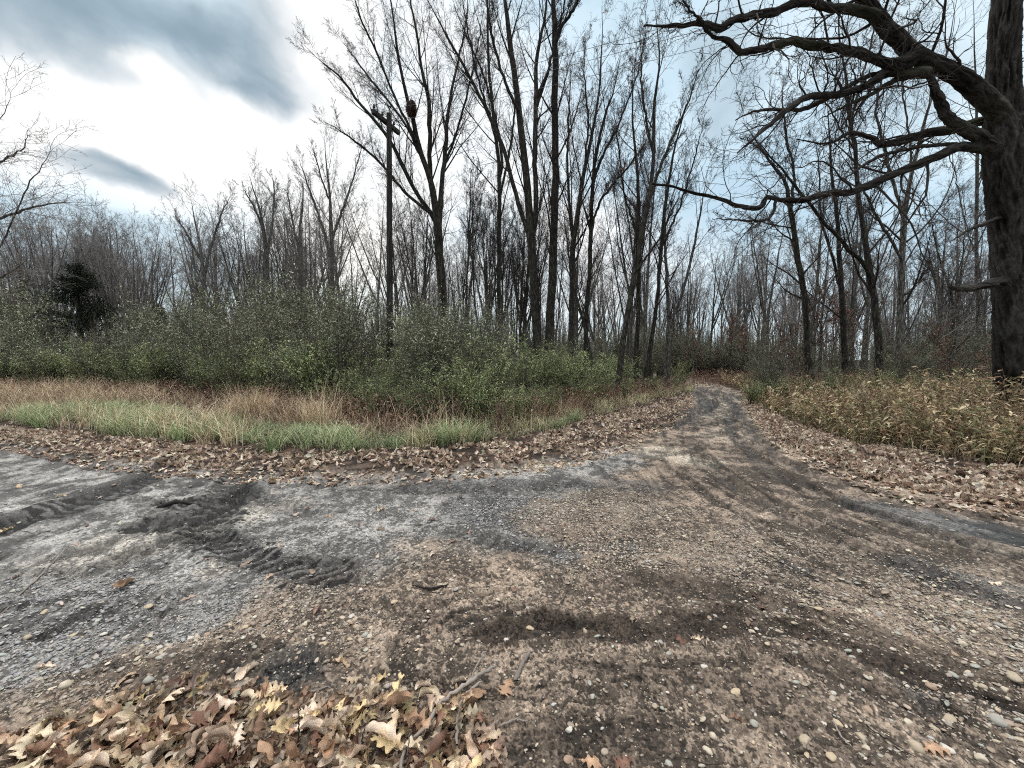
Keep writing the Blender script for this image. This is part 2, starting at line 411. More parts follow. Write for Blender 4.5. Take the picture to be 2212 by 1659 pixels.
# ------------------------------------------------------------------ ground: heights and soil colours in ground coordinates
def P2(pts): return np.array([gpt(p) for p in pts])
def seg_dist(x, y, pl):
    """distance and arc length to a polyline in metres"""
    best = np.full(x.shape, 1e9); arc = np.zeros(x.shape); side = np.zeros(x.shape); s0 = 0
    for (ax, ay), (bx, by) in zip(pl[:-1], pl[1:]):
        dx, dy = bx-ax, by-ay; l2 = dx*dx+dy*dy; l = math.sqrt(l2)
        t = np.clip(((x-ax)*dx+(y-ay)*dy)/l2, 0, 1)
        d = np.hypot(x-ax-t*dx, y-ay-t*dy); m = d < best
        best = np.where(m, d, best); arc = np.where(m, s0+t*l, arc)
        side = np.where(m, np.sign((x-ax)*dy-(y-ay)*dx), side); s0 += l
    return best, arc, side
def poly_sd(x, y, pl):
    """signed distance: negative inside"""
    d, _, _ = seg_dist(x, y, np.vstack([pl, pl[:1]])); ins = np.zeros(x.shape, bool); n = len(pl)
    for i in range(n):
        x1, y1 = pl[i]; x2, y2 = pl[(i+1) % n]
        c = ((y1 > y) != (y2 > y)) & (x < (x2-x1)*(y-y1)/(y2-y1+1e-12)+x1); ins ^= c
    return np.where(ins, -d, d)
# edges along the left verge and the right verge (view columns -> rows), used to derive ground lines
LX = [-900, -300, 0, 200, 400, 600, 750, 900, 1050, 1150, 1250, 1350, 1450, 1495]
LE1 = [925, 940, 950, 985, 1010, 1022, 1025, 1025, 1015, 1003, 985, 955, 905, 862]
LE2 = [900, 915, 925, 940, 965, 985, 985, 978, 960, 945, 915, 885, 860, 846]
LE3 = [840, 850, 855, 860, 870, 902, 930, 945, 942, 930, 905, 880, 858, 842]
LE4 = [835, 842, 847, 850, 858, 882, 905, 925, 930, 915, 890, 868, 850, 838]
RX = [1520, 1600, 1625, 1660, 1750, 1850, 2000, 2212, 2600, 3200]
RE1 = [822, 846, 885, 930, 985, 1025, 1060, 1100, 1170, 1290]
RE2 = [818, 838, 862, 893, 938, 962, 988, 1022, 1080, 1180]
RE3 = [812, 830, 840, 845, 852, 858, 868, 892, 930, 1000]
def side_line(xs, ys): return P2(list(zip(xs, ys)))
leftE1, leftE2, leftE3, leftE4 = (side_line(LX, e) for e in (LE1, LE2, LE3, LE4))
rightE1, rightE2, rightE3 = (side_line(RX, e) for e in (RE1, RE2, RE3))
far_mid = P2([(1450, 812), (1380, 806), (1200, 801)])
road_poly = np.vstack([leftE1, P2([(1478, 838), (1455, 822), (1400, 814), (1200, 808)]), P2([(1200, 800), (1400, 806), (1460, 811)]), rightE1, np.array([[60, -30], [-60, -30]])])
GRAYP = P2([(-900, 930), (0, 950), (400, 1005), (800, 1030), (1150, 1002), (1330, 962), (1400, 985), (1270, 1055), (1060, 1110), (1200, 1195), (900, 1165), (800, 1230), (600, 1275), (480, 1340), (250, 1400), (0, 1450), (-600, 1500), (-1500, 1200)])
DARKT = [  # dark wet churned tracks: points, half width m, rut depth m, strength
    ([(-300, 1230), (0, 1135), (120, 1100), (230, 1062), (320, 1030), (395, 992)], .27, .05, 1.0),
    ([(545, 1012), (500, 1060), (420, 1110), (330, 1130)], .19, .03, .9),
    ([(530, 1060), (480, 1110), (470, 1150), (520, 1185), (620, 1215), (740, 1245)], .17, .035, 1.0),
    ([(340, 1084), (420, 1082), (500, 1072)], .05, .03, 1.0),
    ([(560, 1065), (640, 1100), (720, 1110)], .10, .015, .5),
    ([(0, 962), (90, 975), (200, 1000), (270, 1020)], .13, .03, .6),
    ([(-60, 1200), (60, 1190), (200, 1180)], .10, .02, .5),
    ([(-100, 1330), (60, 1290), (150, 1275)], .07, .02, .6),
    ([(500, 1440), (600, 1470), (640, 1440)], .12, .01, .7), ([(-200, 1400), (0, 1345), (180, 1330), (330, 1350)], .10, .015, .6), ([(-100, 1240), (80, 1235), (260, 1215)], .08, .01, .5), ([(700, 1045), (900, 1055), (1100, 1060), (1230, 1040)], .2, .01, .5),
    ([(980, 1150), (1080, 1175), (1170, 1190)], .12, .01, .5), ([(280, 1190), (380, 1165), (470, 1160)], .14, .02, .6), ([(150, 1330), (300, 1300), (420, 1290)], .08, .01, .5), ([(300, 1075), (370, 1110), (430, 1150)], .10, .02, .6)]
BROWNT = [
    ([(1020, 1362), (1200, 1345), (1400, 1350), (1560, 1335), (1750, 1375), (1950, 1440), (2300, 1560)], .085, .035, .95),
    ([(1380, 1265), (1560, 1290), (1720, 1320), (1900, 1390), (2200, 1480)], .11, .025, .7),
    ([(1580, 1395), (1720, 1430), (1900, 1500), (2100, 1560)], .08, .02, .6), ([(1300, 1440), (1450, 1470), (1600, 1500), (1800, 1580)], .10, .01, .5), ([(1100, 1620), (1250, 1640), (1400, 1630)], .12, .01, .6), ([(200, 1450), (380, 1440), (480, 1410)], .08, .01, .7),
    ([(760, 1300), (950, 1330), (1040, 1370), (1150, 1340)], .06, .01, .4)]
ROADT = [
    ([(1575, 900), (1590, 950), (1660, 1010), (1800, 1080), (2000, 1150), (2300, 1230)], .12, .035, .75),
    ([(1600, 900), (1640, 960), (1730, 1020), (1880, 1065), (2212, 1130)], .10, .03, .65),
    ([(1490, 955), (1540, 1010), (1640, 1080), (1800, 1160), (2050, 1260), (2300, 1350)], .12, .03, .55),
    ([(1440, 1010), (1540, 1080), (1700, 1180), (1900, 1290)], .10, .02, .35),
    ([(1545, 865), (1530, 890), (1480, 915), (1400, 932), (1350, 945)], .16, .04, .9),
    ([(1480, 838), (1505, 846), (1520, 862), (1516, 878), (1480, 896), (1430, 915)], .17, .06, 1.0),
    ([(1500, 838), (1545, 845), (1590, 856), (1612, 866)], .2, .05, 1.0),
    ([(1515, 842), (1560, 856), (1588, 875), (1590, 900)], .14, .05, 1.0), ([(1540, 850), (1548, 868), (1535, 885)], .08, .04, .8)]
BLUEP = [((1070, 1100), .55, .22, .8), ((1180, 1180), .4, .1, .6), ((1350, 1050), .5, .2, .6), ((1340, 1190), .18, .09, .7), ((1000, 1040), 1.0, .25, .5), ((2000, 1120), .8, .25, .8),
         ((2160, 1150), .7, .2, .7), ((2060, 1250), .35, .12, .6), ((1740, 1230), .16, .07, .6), ((600, 1440), .16, .1, .9), ((2010, 1500), .12, .08, .6), ((2180, 1280), .3, .15, .6)]
PALEP = [((1560, 868), .9, 1.6, .55), ((1530, 832), 1.6, 1.0, .6), ((1555, 895), .8, .8, .4), ((1110, 1004), .75, .16, 1.0), ((1010, 1010), .3, .08, .7), ((1510, 995), .45, .22, .7), ((1420, 975), .5, .35, .45), ((1570, 940), .6, .6, .3), ((490, 1225), .18, .1, .5), ((300, 1165), .8, .3, .35), ((560, 1100), .5, .2, .35), ((2150, 1190), .6, .1, .5)]
DT = [(P2(p), w, d, s) for p, w, d, s in DARKT]; BT = [(P2(p), w, d, s) for p, w, d, s in BROWNT]; RT = [(P2(p), w, d, s) for p, w, d, s in ROADT]

def ground_eval(x, y, fine=True):
    x = np.asarray(x, float); y = np.asarray(y, float)
    wx = x+.18*fbm(x*1.9, y*1.9, 11, 3)+.05*fbm(x*9, y*9, 12, 2); wy = y+.18*fbm(x*1.9, y*1.9, 21, 3)+.05*fbm(x*9, y*9, 22, 2)
    z = .05*fbm(x*.25, y*.25, 1, 3)*np.clip((np.hypot(x, y)-1)/6, 0, 1)
    road = sstep(.25, -.25, poly_sd(wx, wy, road_poly))
    n1 = fbm(x*1.3, y*1.3, 31, 4); n2 = fbm(x*7, y*7, 32, 4); n3 = fbm(x*40, y*40, 33, 3); n4 = fbm(x*3.1, y*3.1, 35, 4); n5 = fbm(x*95, y*95, 51, 2)
    br = np.array([.245, .195, .155]); gr = np.array([.30, .29, .278]); dk = np.array([.014, .013, .013]); dbr = np.array([.048, .035, .027])
    bl = np.array([.105, .108, .112]); pal = np.array([.58, .52, .43]); woods = np.array([.05, .034, .026]); verge = np.array([.075, .05, .038])
    c = br[None]*(1+.30*n1+.45*n4)[..., None] if x.ndim == 1 else None
    g = sstep(.3, -.3, poly_sd(wx, wy, GRAYP)+.25*n4)
    c = c*(1-g[:, None])+gr[None]*(1+.35*n4+.3*n1)[:, None]*g[:, None]
    rough = .82-.12*g
    for (p, a, b, s) in BLUEP:
        px, py = gpt(p); ang = math.atan2(px, py)
        u = (wx-px)*math.cos(ang)-(wy-py)*math.sin(ang); v = (wx-px)*math.sin(ang)+(wy-py)*math.cos(ang)
        m = s*sstep(1.6, .3, (u/a)**2+(v/b/1.5)**2+.5*n4)
        c = c*(1-m[:, None])+bl*m[:, None]; rough = rough-.2*m
    for (p, a, b, s) in PALEP:
        px, py = gpt(p); ang = math.atan2(px, py)
        u = (wx-px)*math.cos(ang)-(wy-py)*math.sin(ang); v = (wx-px)*math.sin(ang)+(wy-py)*math.cos(ang)
        m = s*sstep(1.5, .3, (u/a)**2+(v/b/1.5)**2+.6*n2)
        c = c*(1-m[:, None])+pal*m[:, None]
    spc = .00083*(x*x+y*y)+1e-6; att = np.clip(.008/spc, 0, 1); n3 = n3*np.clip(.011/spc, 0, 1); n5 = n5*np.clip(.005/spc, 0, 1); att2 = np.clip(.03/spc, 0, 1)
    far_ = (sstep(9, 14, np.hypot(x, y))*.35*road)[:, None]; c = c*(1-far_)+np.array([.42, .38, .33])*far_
    tm = np.zeros(x.shape)
    for grp, cc, lug in ((DT, dk, 1), (BT, dbr, 0), (RT, dbr*.8+bl*.12, 1)):
        for pl, w, d, s in grp:
            dist, arc, side = seg_dist(wx, wy, pl)
            w_ = w*(1+.35*n4)
            core = sstep(w_*1.25, w_*.55, dist)
            br_ = sstep(.0, .35, sstep(w_*2.0, w_*.2, dist)*1.15+.75*n2+1.0*n3+.35*n4+.5*n5-.42)*s*(dist < w_*2.2)
            if lug:
                lm = sstep(-.25, .35, np.sin(arc*2*np.pi/.12+side*dist*12+1.2*n4)+.8*n2)
                br_ = np.clip(br_*(.66+.5*lm), 0, 1)
            c = c*(1-br_[:, None])+cc*br_[:, None]; n_ = 0; tm = np.maximum(tm, br_)
            z = z-d*core+.5*d*np.exp(-((dist-w*1.35)/(w*.4))**2)
            if lug: z = z-core*.016*lm*att2
            rough = rough-(.45 if grp is RT else .08)*core*s
    # soils outside the road; shrub contact shade painted into the woods tone
    yy = np.hypot(x, y)
    o = (1-road)
    oc = verge*(1+.4*n2)[:, None]*(1-sstep(11, 22, yy))[:, None]+woods*(1+.4*n2)[:, None]*sstep(11, 22, yy)[:, None]
    c = c*(1-o[:, None])+oc*o[:, None]; rough = rough*(1-o)+.95*o
    z = z+o*(.05+.06*n1)
    # clods and fine relief
    near = 1/(1+(yy/9)**2)
    amp = .017*(.5+.8*(1-g))*near
    z = z+amp*(n2*1.2+np.abs(n3)*.9*att)+(.004*n3+.0035*n5)*att
    # wheel-worn streaks that follow the lane and the left spur
    for (pl, sd_, reach) in ((RT[0][0], 61, 3.2), (DT[0][0], 71, 3.0), (BT[0][0], 81, 1.2)):
        dist, arc, side = seg_dist(x, y, pl); u = dist*side; wgt = np.exp(-(dist/reach)**2)
        stv = fbm(u*9, arc*1.1, sd_, 3)+.7*fbm(u*26, arc*3.5, sd_+5, 3)
        dk_ = sstep(.22, .55, stv)*wgt*road; c = c*(1-.62*dk_)[:, None]; c = c*(1+.30*np.clip(-stv, 0, 1)*wgt)[:, None]; z = z-.012*dk_*att2
    damp_shade = sstep(.25, .60, .44-n3*1.0-n5*.5-n2*.6-.4*n4)          # crevice shade and wetness painted into the low crumbs
    c = c*(1-damp_shade*.72)[:, None]

    z = z-.02*g*(1-o)
    c = c*(1+.45*n5)[:, None]
    ground_eval.tm = tm
    return z, np.clip(c, .004, .8), np.clip(rough, .26, .98), road, g
def gz(x, y): return ground_eval(np.atleast_1d(x), np.atleast_1d(y))[0]

NA = 1400
ang = np.linspace(-R_(66), R_(66), NA)
invs = np.linspace(1/.95, 1/70, 1250); rr = 1/invs
rr = np.concatenate([[.02, .3, .6], rr, np.geomspace(74, 900, 24)])
A, RR = np.meshgrid(ang, rr)
gx = (np.sin(A)*RR).ravel(); gy = (np.cos(A)*RR).ravel()
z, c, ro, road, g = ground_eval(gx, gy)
z = np.where(np.hypot(gx, gy) > 100, z*0, z)
nr = len(rr)
i = (np.arange(nr-1)*NA)[:, None]+np.arange(NA-1)[None, :]
q = np.stack([i, i+NA, i+NA+1, i+1], -1).reshape(-1, 4)
# coarse rear sector, sharing the sheet's side edges
ang2 = np.linspace(R_(66), 2*math.pi-R_(66), 60); A2, RR2 = np.meshgrid(ang2, rr[::4]); gx2 = (np.sin(A2)*RR2).ravel(); gy2 = (np.cos(A2)*RR2).ravel()
z2, c2, ro2, _, _ = ground_eval(gx2, gy2); z2 -= .01
n2_ = len(rr[::4]); i2 = (np.arange(n2_-1)*60)[:, None]+np.arange(59)[None, :]; q2 = np.stack([i2, i2+60, i2+61, i2+1], -1).reshape(-1, 4)+len(gx)
Vg = np.concatenate([np.stack([gx, gy, z], -1), np.stack([gx2, gy2, z2], -1)])
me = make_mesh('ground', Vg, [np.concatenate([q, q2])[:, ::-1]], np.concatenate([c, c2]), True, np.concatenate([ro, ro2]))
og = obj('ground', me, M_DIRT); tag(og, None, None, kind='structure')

# ------------------------------------------------------------------ leaf, pebble templates
def leaf_template(nst, lobes, curl, bend, seed, W=.36):
    r = np.random.default_rng(seed); t = np.linspace(0, 1, nst)
    env = np.sin(np.pi*np.clip(t*.92+.06, 0, 1))**.75
    wl_ = []
    for s in (-1, 1):
        ph = r.uniform(-.4, .4)
        lob = 1 if not lobes else .64+.36*np.cos(2*np.pi*(lobes*t**.9)+ph)
        wl_.append(W*env*lob*r.uniform(.85, 1.1)+.008)
    yb = t-.5
    th = bend*(t-.5)*2; yc = np.where(abs(bend) > .02, np.sin(th)/(2*bend+1e-9), yb); zc = np.where(abs(bend) > .02, (1-np.cos(th))/(2*bend+1e-9), 0)
    twist = r.uniform(-.6, .6)*(t-.5)*2
    rows = []
    for j, (v, w) in enumerate(((-1, wl_[0]), (-.5, wl_[0]), (0, None), (.5, wl_[1]), (1, wl_[1]))):
        if w is None: xx = t*0; zz = t*0
        else:
            arcl = np.abs(v)*w; cc = curl*(1+.4*np.sin(5*t+seed)); aa = arcl*cc*2.2
            xx = np.sign(v)*np.sin(np.clip(aa, -2.6, 2.6))/(cc*2.2+1e-6); zz = (1-np.cos(np.clip(aa, -2.6, 2.6)))/(np.abs(cc)*2.2+1e-6)*np.sign(cc)
            # lobes sweep forward
            zz = zz+.03*np.sin(9*t+j+seed)+.018*np.sin(23*t+2.3*j+seed)*(nst > 12)
        x2 = xx*np.cos(twist)-zz*np.sin(twist); z2_ = xx*np.sin(twist)+zz*np.cos(twist)
        ysh = .07*abs(v)*(1 if lobes else .2)
        rows.append(np.stack([x2, yc+ysh, zc+z2_], -1))
    V = np.stack(rows, 1).reshape(-1, 3)
    k = 5; b = (np.arange(nst-1)*k)[:, None]+np.arange(k-1)[None, :]
    Fq = np.stack([b, b+1, b+k+1, b+k], -1).reshape(-1, 4)
    sh = np.tile(np.array([.92, 1.0, 1.12, 1.0, .92]), nst)*np.repeat(1+.12*np.sin(t*14+seed), 5)
    # stalk
    s0 = len(V); st = np.array([[-.008, -.5, 0], [.008, -.5, 0], [.012, -.68, .03*curl], [.002, -.68, .03*curl]]); st[:, :2] = st[:, :2]; st[:2, 2] += V[2, 2]; st[:2, 1] = V[2, 1]+.01; st[2:, 1] = V[2, 1]-.16; st[2:, 2] += V[2, 2]
    V = np.vstack([V, st]); Fq = np.vstack([Fq, [[s0, s0+1, s0+2, s0+3]]]); sh = np.concatenate([sh, [.7]*4])
    return V, Fq, sh
NEAR_LEAF = []
for k_ in range(22):
    r = np.random.default_rng(k_+50)
    NEAR_LEAF.append(leaf_template(26, [3.6, 4.4, 3.0, 0, 4.0, 5.0][k_ % 6], r.choice([-1, 1])*r.uniform(.6, 3.6), r.uniform(-1.1, 1.1), k_+3, r.uniform(.28, .42)))
FAR_LEAF = [leaf_template(9, [2.6, 0, 3.0][k_ % 3], (-1)**k_*(1+.5*(k_ % 4)), .8*math.sin(k_*2.1), k_+90, .36) for k_ in range(12)]
LEAFPAL = np.array([[.58, .43, .30], [.68, .54, .38], [.78, .66, .49], [.45, .29, .19], [.30, .18, .12], [.62, .49, .37], [.74, .58, .34], [.52, .39, .30], [.22, .12, .085], [.70, .58, .47]])
LITPAL = .92*np.array([[.50, .41, .32], [.66, .57, .46], [.41, .32, .24], [.20, .135, .10], [.58, .46, .36], [.78, .68, .56], [.34, .23, .17], [.50, .37, .29], [.28, .20, .15]])
def pick(pal, n, jit=.15, w=None):
    c = pal[rng.choice(len(pal), n, p=w)]*rng.uniform(1-jit, 1+jit, (n, 1)); return c*rng.uniform(.95, 1.05, (n, 3))
def ico(sub, seed):
    import bmesh
    bm = bmesh.new(); bmesh.ops.create_icosphere(bm, subdivisions=sub, radius=1)
    V = np.array([v.co[:] for v in bm.verts]); Fc = np.array([[v.index for v in f.verts] for f in bm.faces]); bm.free()
    r = np.random.default_rng(seed)
    for _ in range(4):
        d = r.normal(size=3); d /= np.linalg.norm(d); V = V*(1+r.uniform(-.22, .12)*np.clip(V @ d, 0, 1)[:, None]**2)
    for _ in range(5):
        d = r.normal(size=3); d /= np.linalg.norm(d); h_ = r.uniform(.55, .85); e_ = np.clip(V @ d-h_, 0, 9); V = V-d[None]*e_[:, None]*.85
    return V, Fc, 1+.05*V[:, 2]
PEB = [ico(3, 100+k_) for k_ in range(8)]; PEBM = [ico(2, 200+k_) for k_ in range(6)]; PEBS = [ico(1, 300+k_) for k_ in range(5)]
STONEPAL = np.array([[.52, .47, .39], [.42, .37, .30], [.36, .35, .32], [.58, .55, .49], [.30, .25, .20], [.45, .40, .28], [.40, .42, .38], [.24, .21, .19], [.62, .54, .40], [.34, .37, .34], [.20, .16, .14]])
DULL = np.array([[.30, .30, .30], [.22, .22, .23], [.38, .38, .37], [.15, .14, .14], [.42, .40, .36], [.27, .25, .22], [.34, .31, .27]])

# ------------------------------------------------------------------ sampling on ground bands
def interp_band(xs, ya, yb, n, lo=None, hi=None, pw=1.0):
    """points between two verge lines, even over the ground"""
    lo = xs[0] if lo is None else lo; hi = xs[-1] if hi is None else hi
    out_ = []; need = n
    while need > 0:
        sx = rng.uniform(lo, hi, need*3); a = np.interp(sx, xs, ya); b = np.interp(sx, xs, yb)
        _, Ya = gp(sx, a); _, Yb = gp(sx, b); f = rng.random(len(sx))**pw; Y = Ya+(Yb-Ya)*f
        keep = rng.random(len(sx)) < np.clip(Y/14*np.abs(Yb-Ya)/4, .03, 1)
        X = (sx-1106)/F*Y*1.0
        a_, _b = raydir(sx, a); X = a_*Y
        p = np.stack([X, Y], -1)[keep]; out_.append(p[:need]); need -= len(p[:need])
    return np.concatenate(out_)

# ------------------------------------------------------------------ gravel
def px_density(sx, sy):
    """how stony the ground is at a view point (0..1)"""
    d = .12+0*sx
    def bl(cx, cy, rx, ry, s): return s*np.exp(-((sx-cx)/rx)**2-((sy-cy)/ry)**2)
    for a in ((1900, 1330, 330, 90, 1.0), (2150, 1480, 260, 140, .9), (1500, 1200, 350, 60, .8), (300, 1370, 420, 90, 1.0), (620, 1340, 160, 60, .9), (150, 1280, 300, 60, .7), (1250, 1100, 250, 50, .7), (1960, 1560, 200, 90, .5),
              (120, 1480, 200, 60, .8), (1250, 1560, 300, 80, .15), (700, 1280, 120, 30, .5)): d = np.maximum(d, bl(*a))
    return d
def to_px(x, y):
    c, s = math.cos(PITCH), math.sin(PITCH); z_ = -CAMH
    dep = y*c+z_*s; up = -y*s+z_*c
    return 1106+F*x/dep, 829.5-F*up/dep
def stones(n, rmax, smin, smax, temps, geo, pal=None, thr=1.0, sink=.25, rmin=1.05):
    r = np.sqrt(rng.uniform(rmin**2, rmax**2, n)); a = rng.uniform(-R_(58), R_(58), n); x = r*np.sin(a); y = r*np.cos(a)
    sx, sy = to_px(x, y); cl = vn2(x*2.3, y*2.3, 77)*.8+.6
    dens = px_density(sx, sy)*cl
    k = rng.random(n) < dens*thr; x, y = x[k], y[k]
    z, c, ro, road, g = ground_eval(x, y); k = (road > .6) & (rng.random(len(x)) > ground_eval.tm*.85); x, y, z, g = x[k], y[k], z[k], g[k]; n = len(x)
    s = smin*(smax/smin)**(rng.random(n)**1.9)
    sc3 = np.stack([s*rng.uniform(.8, 1.5, n), s*rng.uniform(.6, 1.1, n), s*rng.uniform(.25, .6, n)], -1)
    cc = pick(STONEPAL, n, .2); dd = pick(DULL, n, .2); m = (rng.random(n) < .2+.6*g)[:, None]; cc = np.where(m, dd, cc)
    soil = .3+rng.random(n)[:, None]*.65; cc = cc*1.15*(1-soil)+np.where((g > .5)[:, None], np.array([[.24, .24, .25]]), np.array([[.24, .19, .15]]))*soil
    pos = np.stack([x, y, z+sc3[:, 2]*(1-2*sink*rng.random(n))], -1)
    scatter(geo, temps, pos, rng.uniform(0, 6.28, n), rng.normal(0, .2, n), rng.normal(0, .2, n), sc3, cc)
gg = Geo()
stones(26000, 4.4, .005, .018, PEBM, gg, thr=1.2, sink=.5)
stones(150000, 5.0, .003, .010, PEBS, gg, thr=1.3, sink=.5)
stones(110000, 12, .007, .020, PEBS, gg, thr=1.0, rmin=3, sink=.5)
o = obj('gravel', gg.mesh('gravel'), M_STONE); tag(o, 'scattered gravel and small pebbles pressed into the muddy track', 'gravel', kind='stuff')

# single pebbles that stand out near the viewer
peb_me = []
for k_ in range(14):
    V, Fc, sh = PEB[k_ % 8]; r = np.random.default_rng(k_+900)
    V = V*np.array([r.uniform(1.0, 1.5), r.uniform(.75, 1), r.uniform(.45, .7)])
    c0 = [(.50, .44, .35), (.38, .32, .24), (.32, .31, .28), (.52, .49, .44), (.33, .24, .18), (.44, .36, .25), (.33, .34, .30)][k_ % 7]
    m_ = make_mesh('pebble', V, [Fc], np.array(c0)[None]*(1+.15*fbm(V[:, 0]*3+k_, V[:, 1]*3+V[:, 2]*2, k_, 3))[:, None]); m_.materials.append(M_STONE); peb_me.append(m_)
prom = [(1590, 1492, .026), (1280, 1505, .020), (1980, 1612, .034), (2045, 1618, .030), (1740, 1600, .028), (2120, 1640, .030), (1540, 1590, .024), (1860, 1590, .026), (2150, 1560, .04), (2050, 1545, .032), (760, 1330, .026), (660, 1345, .022),
        (530, 1350, .028), (700, 1348, .02), (1005, 1328, .02), (320, 1475, .030), (140, 1485, .038), (230, 1510, .026), (190, 1560, .03), (2190, 1460, .04), (2080, 1390, .03), (1760, 1390, .022), (1690, 1330, .018), (2160, 1350, .03),
        (1900, 1330, .026), (1960, 1560, .025), (1430, 1530, .014), (1350, 1480, .013), (1630, 1545, .014), (1800, 1500, .017), (2010, 1475, .028), (1960, 1240, .03), (1500, 1300, .016), (40, 1110, .03), (880, 1250, .016), (860, 1205, .02)]
for (a, b, s) in prom:
    s *= .8
    x, y = gpt((a, b)); z = float(gz(x, y)[0]); o = obj('pebble', random.choice(peb_me)); o.location = (x, y, z+s*.12); o.rotation_euler = (random.uniform(-.2, .2), random.uniform(-.2, .2), random.uniform(0, 6.3)); o.scale = (s, s, s)
    side = 'right foreground' if a > 1300 else 'left foreground'
    tag(o, 'rounded river pebble half sunk in the mud of the '+side, 'pebble', 'loose river pebbles on the track in the '+side)
for k_ in range(170):
    while True:
        a = random.uniform(0, 2212); b = random.uniform(1290, 1655)
        if a < 1150 and b > 1440: continue
        if random.random() < float(px_density(np.array([a]), np.array([b]))[0])*.9: break
    s = random.uniform(.009, .021); x, y = gpt((a, b)); z = float(gz(x, y)[0]); o = obj('pebble', random.choice(peb_me)); o.location = (x, y, z+s*.05); o.rotation_euler = (random.uniform(-.2, .2), random.uniform(-.2, .2), random.uniform(0, 6.3)); o.scale = (s, s, s)
    side = 'right foreground' if a > 1300 else 'left foreground'
    tag(o, 'rounded river pebble half sunk in the mud of the '+side, 'pebble', 'loose river pebbles on the track in the '+side)

# ------------------------------------------------------------------ foreground leaves (each a thing)
leaf_me = []
for k_ in range(22):
    for v_ in range(3):
        V, Fq, sh = NEAR_LEAF[k_]; base = LEAFPAL[(k_*3+v_*5) % len(LEAFPAL)]
        nz_ = 1+.18*fbm(V[:, 0]*6+k_, V[:, 1]*6+v_, 60+k_, 3)
        m_ = make_mesh('fallen_leaf', V, [Fq], base[None]*(sh*nz_)[:, None]); m_.materials.append(M_LEAFV); leaf_me.append(m_)
def put_leaf(sx, sy, s, lift=.0, tilt=.3, me_=None, yaw=None):
    x, y = gpt((sx, sy)); z = float(gz(x, y)[0])
    o = obj('fallen_leaf', me_ or random.choice(leaf_me)); o.location = (x, y, z+lift+.006+s*.05); o.scale = (s, s, s)
    o.rotation_euler = (random.gauss(0, tilt), random.gauss(0, tilt), random.uniform(0, 6.28) if yaw is None else yaw); return o
PILE = [(-60, 1610), (60, 1585), (150, 1545), (250, 1515), (330, 1500), (400, 1470), (470, 1485), (560, 1490), (640, 1510), (720, 1525), (780, 1520), (850, 1500), (930, 1500), (1000, 1520), (1050, 1560), (1080, 1620), (1060, 1700), (1040, 1900), (-60, 1900)]
PP = P2(PILE)
cnt = 0
while cnt < 270:
    x = random.uniform(PP[:, 0].min(), PP[:, 0].max()); y = random.uniform(1.12, PP[:, 1].max())
    d = float(poly_sd(np.array([x]), np.array([y]), PP)[0])
    if d > 0 and random.random() > .10*math.exp(-d/.10): continue
    deep = max(0, min(1, -d/.18))
    a, b = to_px(x, y)
    s = random.uniform(.09, .16); o = put_leaf(a, b, s, lift=.01+random.random()**.8*.06*deep, tilt=.3+.5*deep)
    tag(o, 'curled dry oak leaf lying in the leaf heap at the bottom edge', 'leaf', 'dry leaves heaped along the bottom edge'); cnt += 1
notable = [(1478, 1382, .10, 'pale lobed oak leaf, left of the pair lying on the dark rut'), (1508, 1384, .11, 'pale lobed oak leaf, right of the pair lying on the dark rut'),
           (268, 1258, .15, 'tan oak leaf alone on the stony grey mud'), (822, 1100, .13, 'curled tan leaf alone on the grey mud beyond the ruts'), (712, 1112, .10, 'small reddish brown leaf beside a wheel track'),
           (535, 1445, .12, 'pale oak leaf with spread lobes just behind the leaf heap'), (735, 1428, .12, 'pale green tinged oak leaf above the leaf heap'), (815, 1472, .12, 'light tan oak leaf lying flat above the heap'),
           (762, 1470, .09, 'rusty orange leaf lying flat on dark soil'), (918, 1485, .10, 'brown oval leaf with a pointed tip on bare mud'), (990, 1475, .09, 'whitish lobed leaf beside the forked stick'),
           (1090, 1500, .11, 'cream coloured curled leaf right of the forked stick'), (1055, 1585, .16, 'orange brown curled leaf at the right end of the heap'), (1290, 1650, .13, 'yellowish curled leaf half cut by the bottom edge'),
           (1345, 1656, .09, 'small upright yellow leaf by the bottom edge'), (2025, 1622, .12, 'pale oak leaf among pebbles near the lower right corner'), (1590, 1560, .07, 'faded leaf fragment among pebbles, lower right'),
           (2150, 1260, .10, 'pale leaf on the stony verge of the right track'), (1265, 1200, .07, 'dull leaf fragment on bare brown mud'), (96, 1440, .10, 'pale pinkish leaf on the stones at the left'),
           (40, 1045, .16, 'tan leaf lying near the left edge on grey mud'), (130, 1070, .12, 'brown leaf lying on grey mud between two tracks'), (10, 1128, .15, 'brown leaf beside the long dark rut at the left edge')]
for a, b, s, lb in notable: tag(put_leaf(a, b, s, 0, .12), lb, 'leaf')

# leaf litter too many to count
def clumpy0(P): return P[vn2(P[:, 0]*1.6, P[:, 1]*1.6, 71)*.7+vn2(P[:, 0]*5, P[:, 1]*5, 72)*.5 > rng.uniform(.25, .75, len(P))]
lg = Geo()
def litter(P, smin, smax, pal, lift=.02, tilt=.45, temps=FAR_LEAF):
    n = len(P); z = gz(P[:, 0], P[:, 1]); pos = np.stack([P[:, 0], P[:, 1], z+.01+lift*rng.random(n)], -1)
    scatter(lg, temps, pos, rng.uniform(0, 6.28, n), rng.normal(0, tilt, n), rng.normal(0, tilt, n), rng.uniform(smin, smax, n), pick(pal, n))
litter(clumpy0(interp_band(LX, [v+4 for v in LE1], [v+3 for v in LE2], 9500, -300)), .07, .13, LITPAL, .04, .6)
e_in = [v+20 for v in LE1]
litter(interp_band(LX, e_in, LE1, 1500, -300), .07, .12, LITPAL, .0, .2)
litter(interp_band(LX, LE2, LE4, 4500, -300), .07, .12, LITPAL*.7, .03)
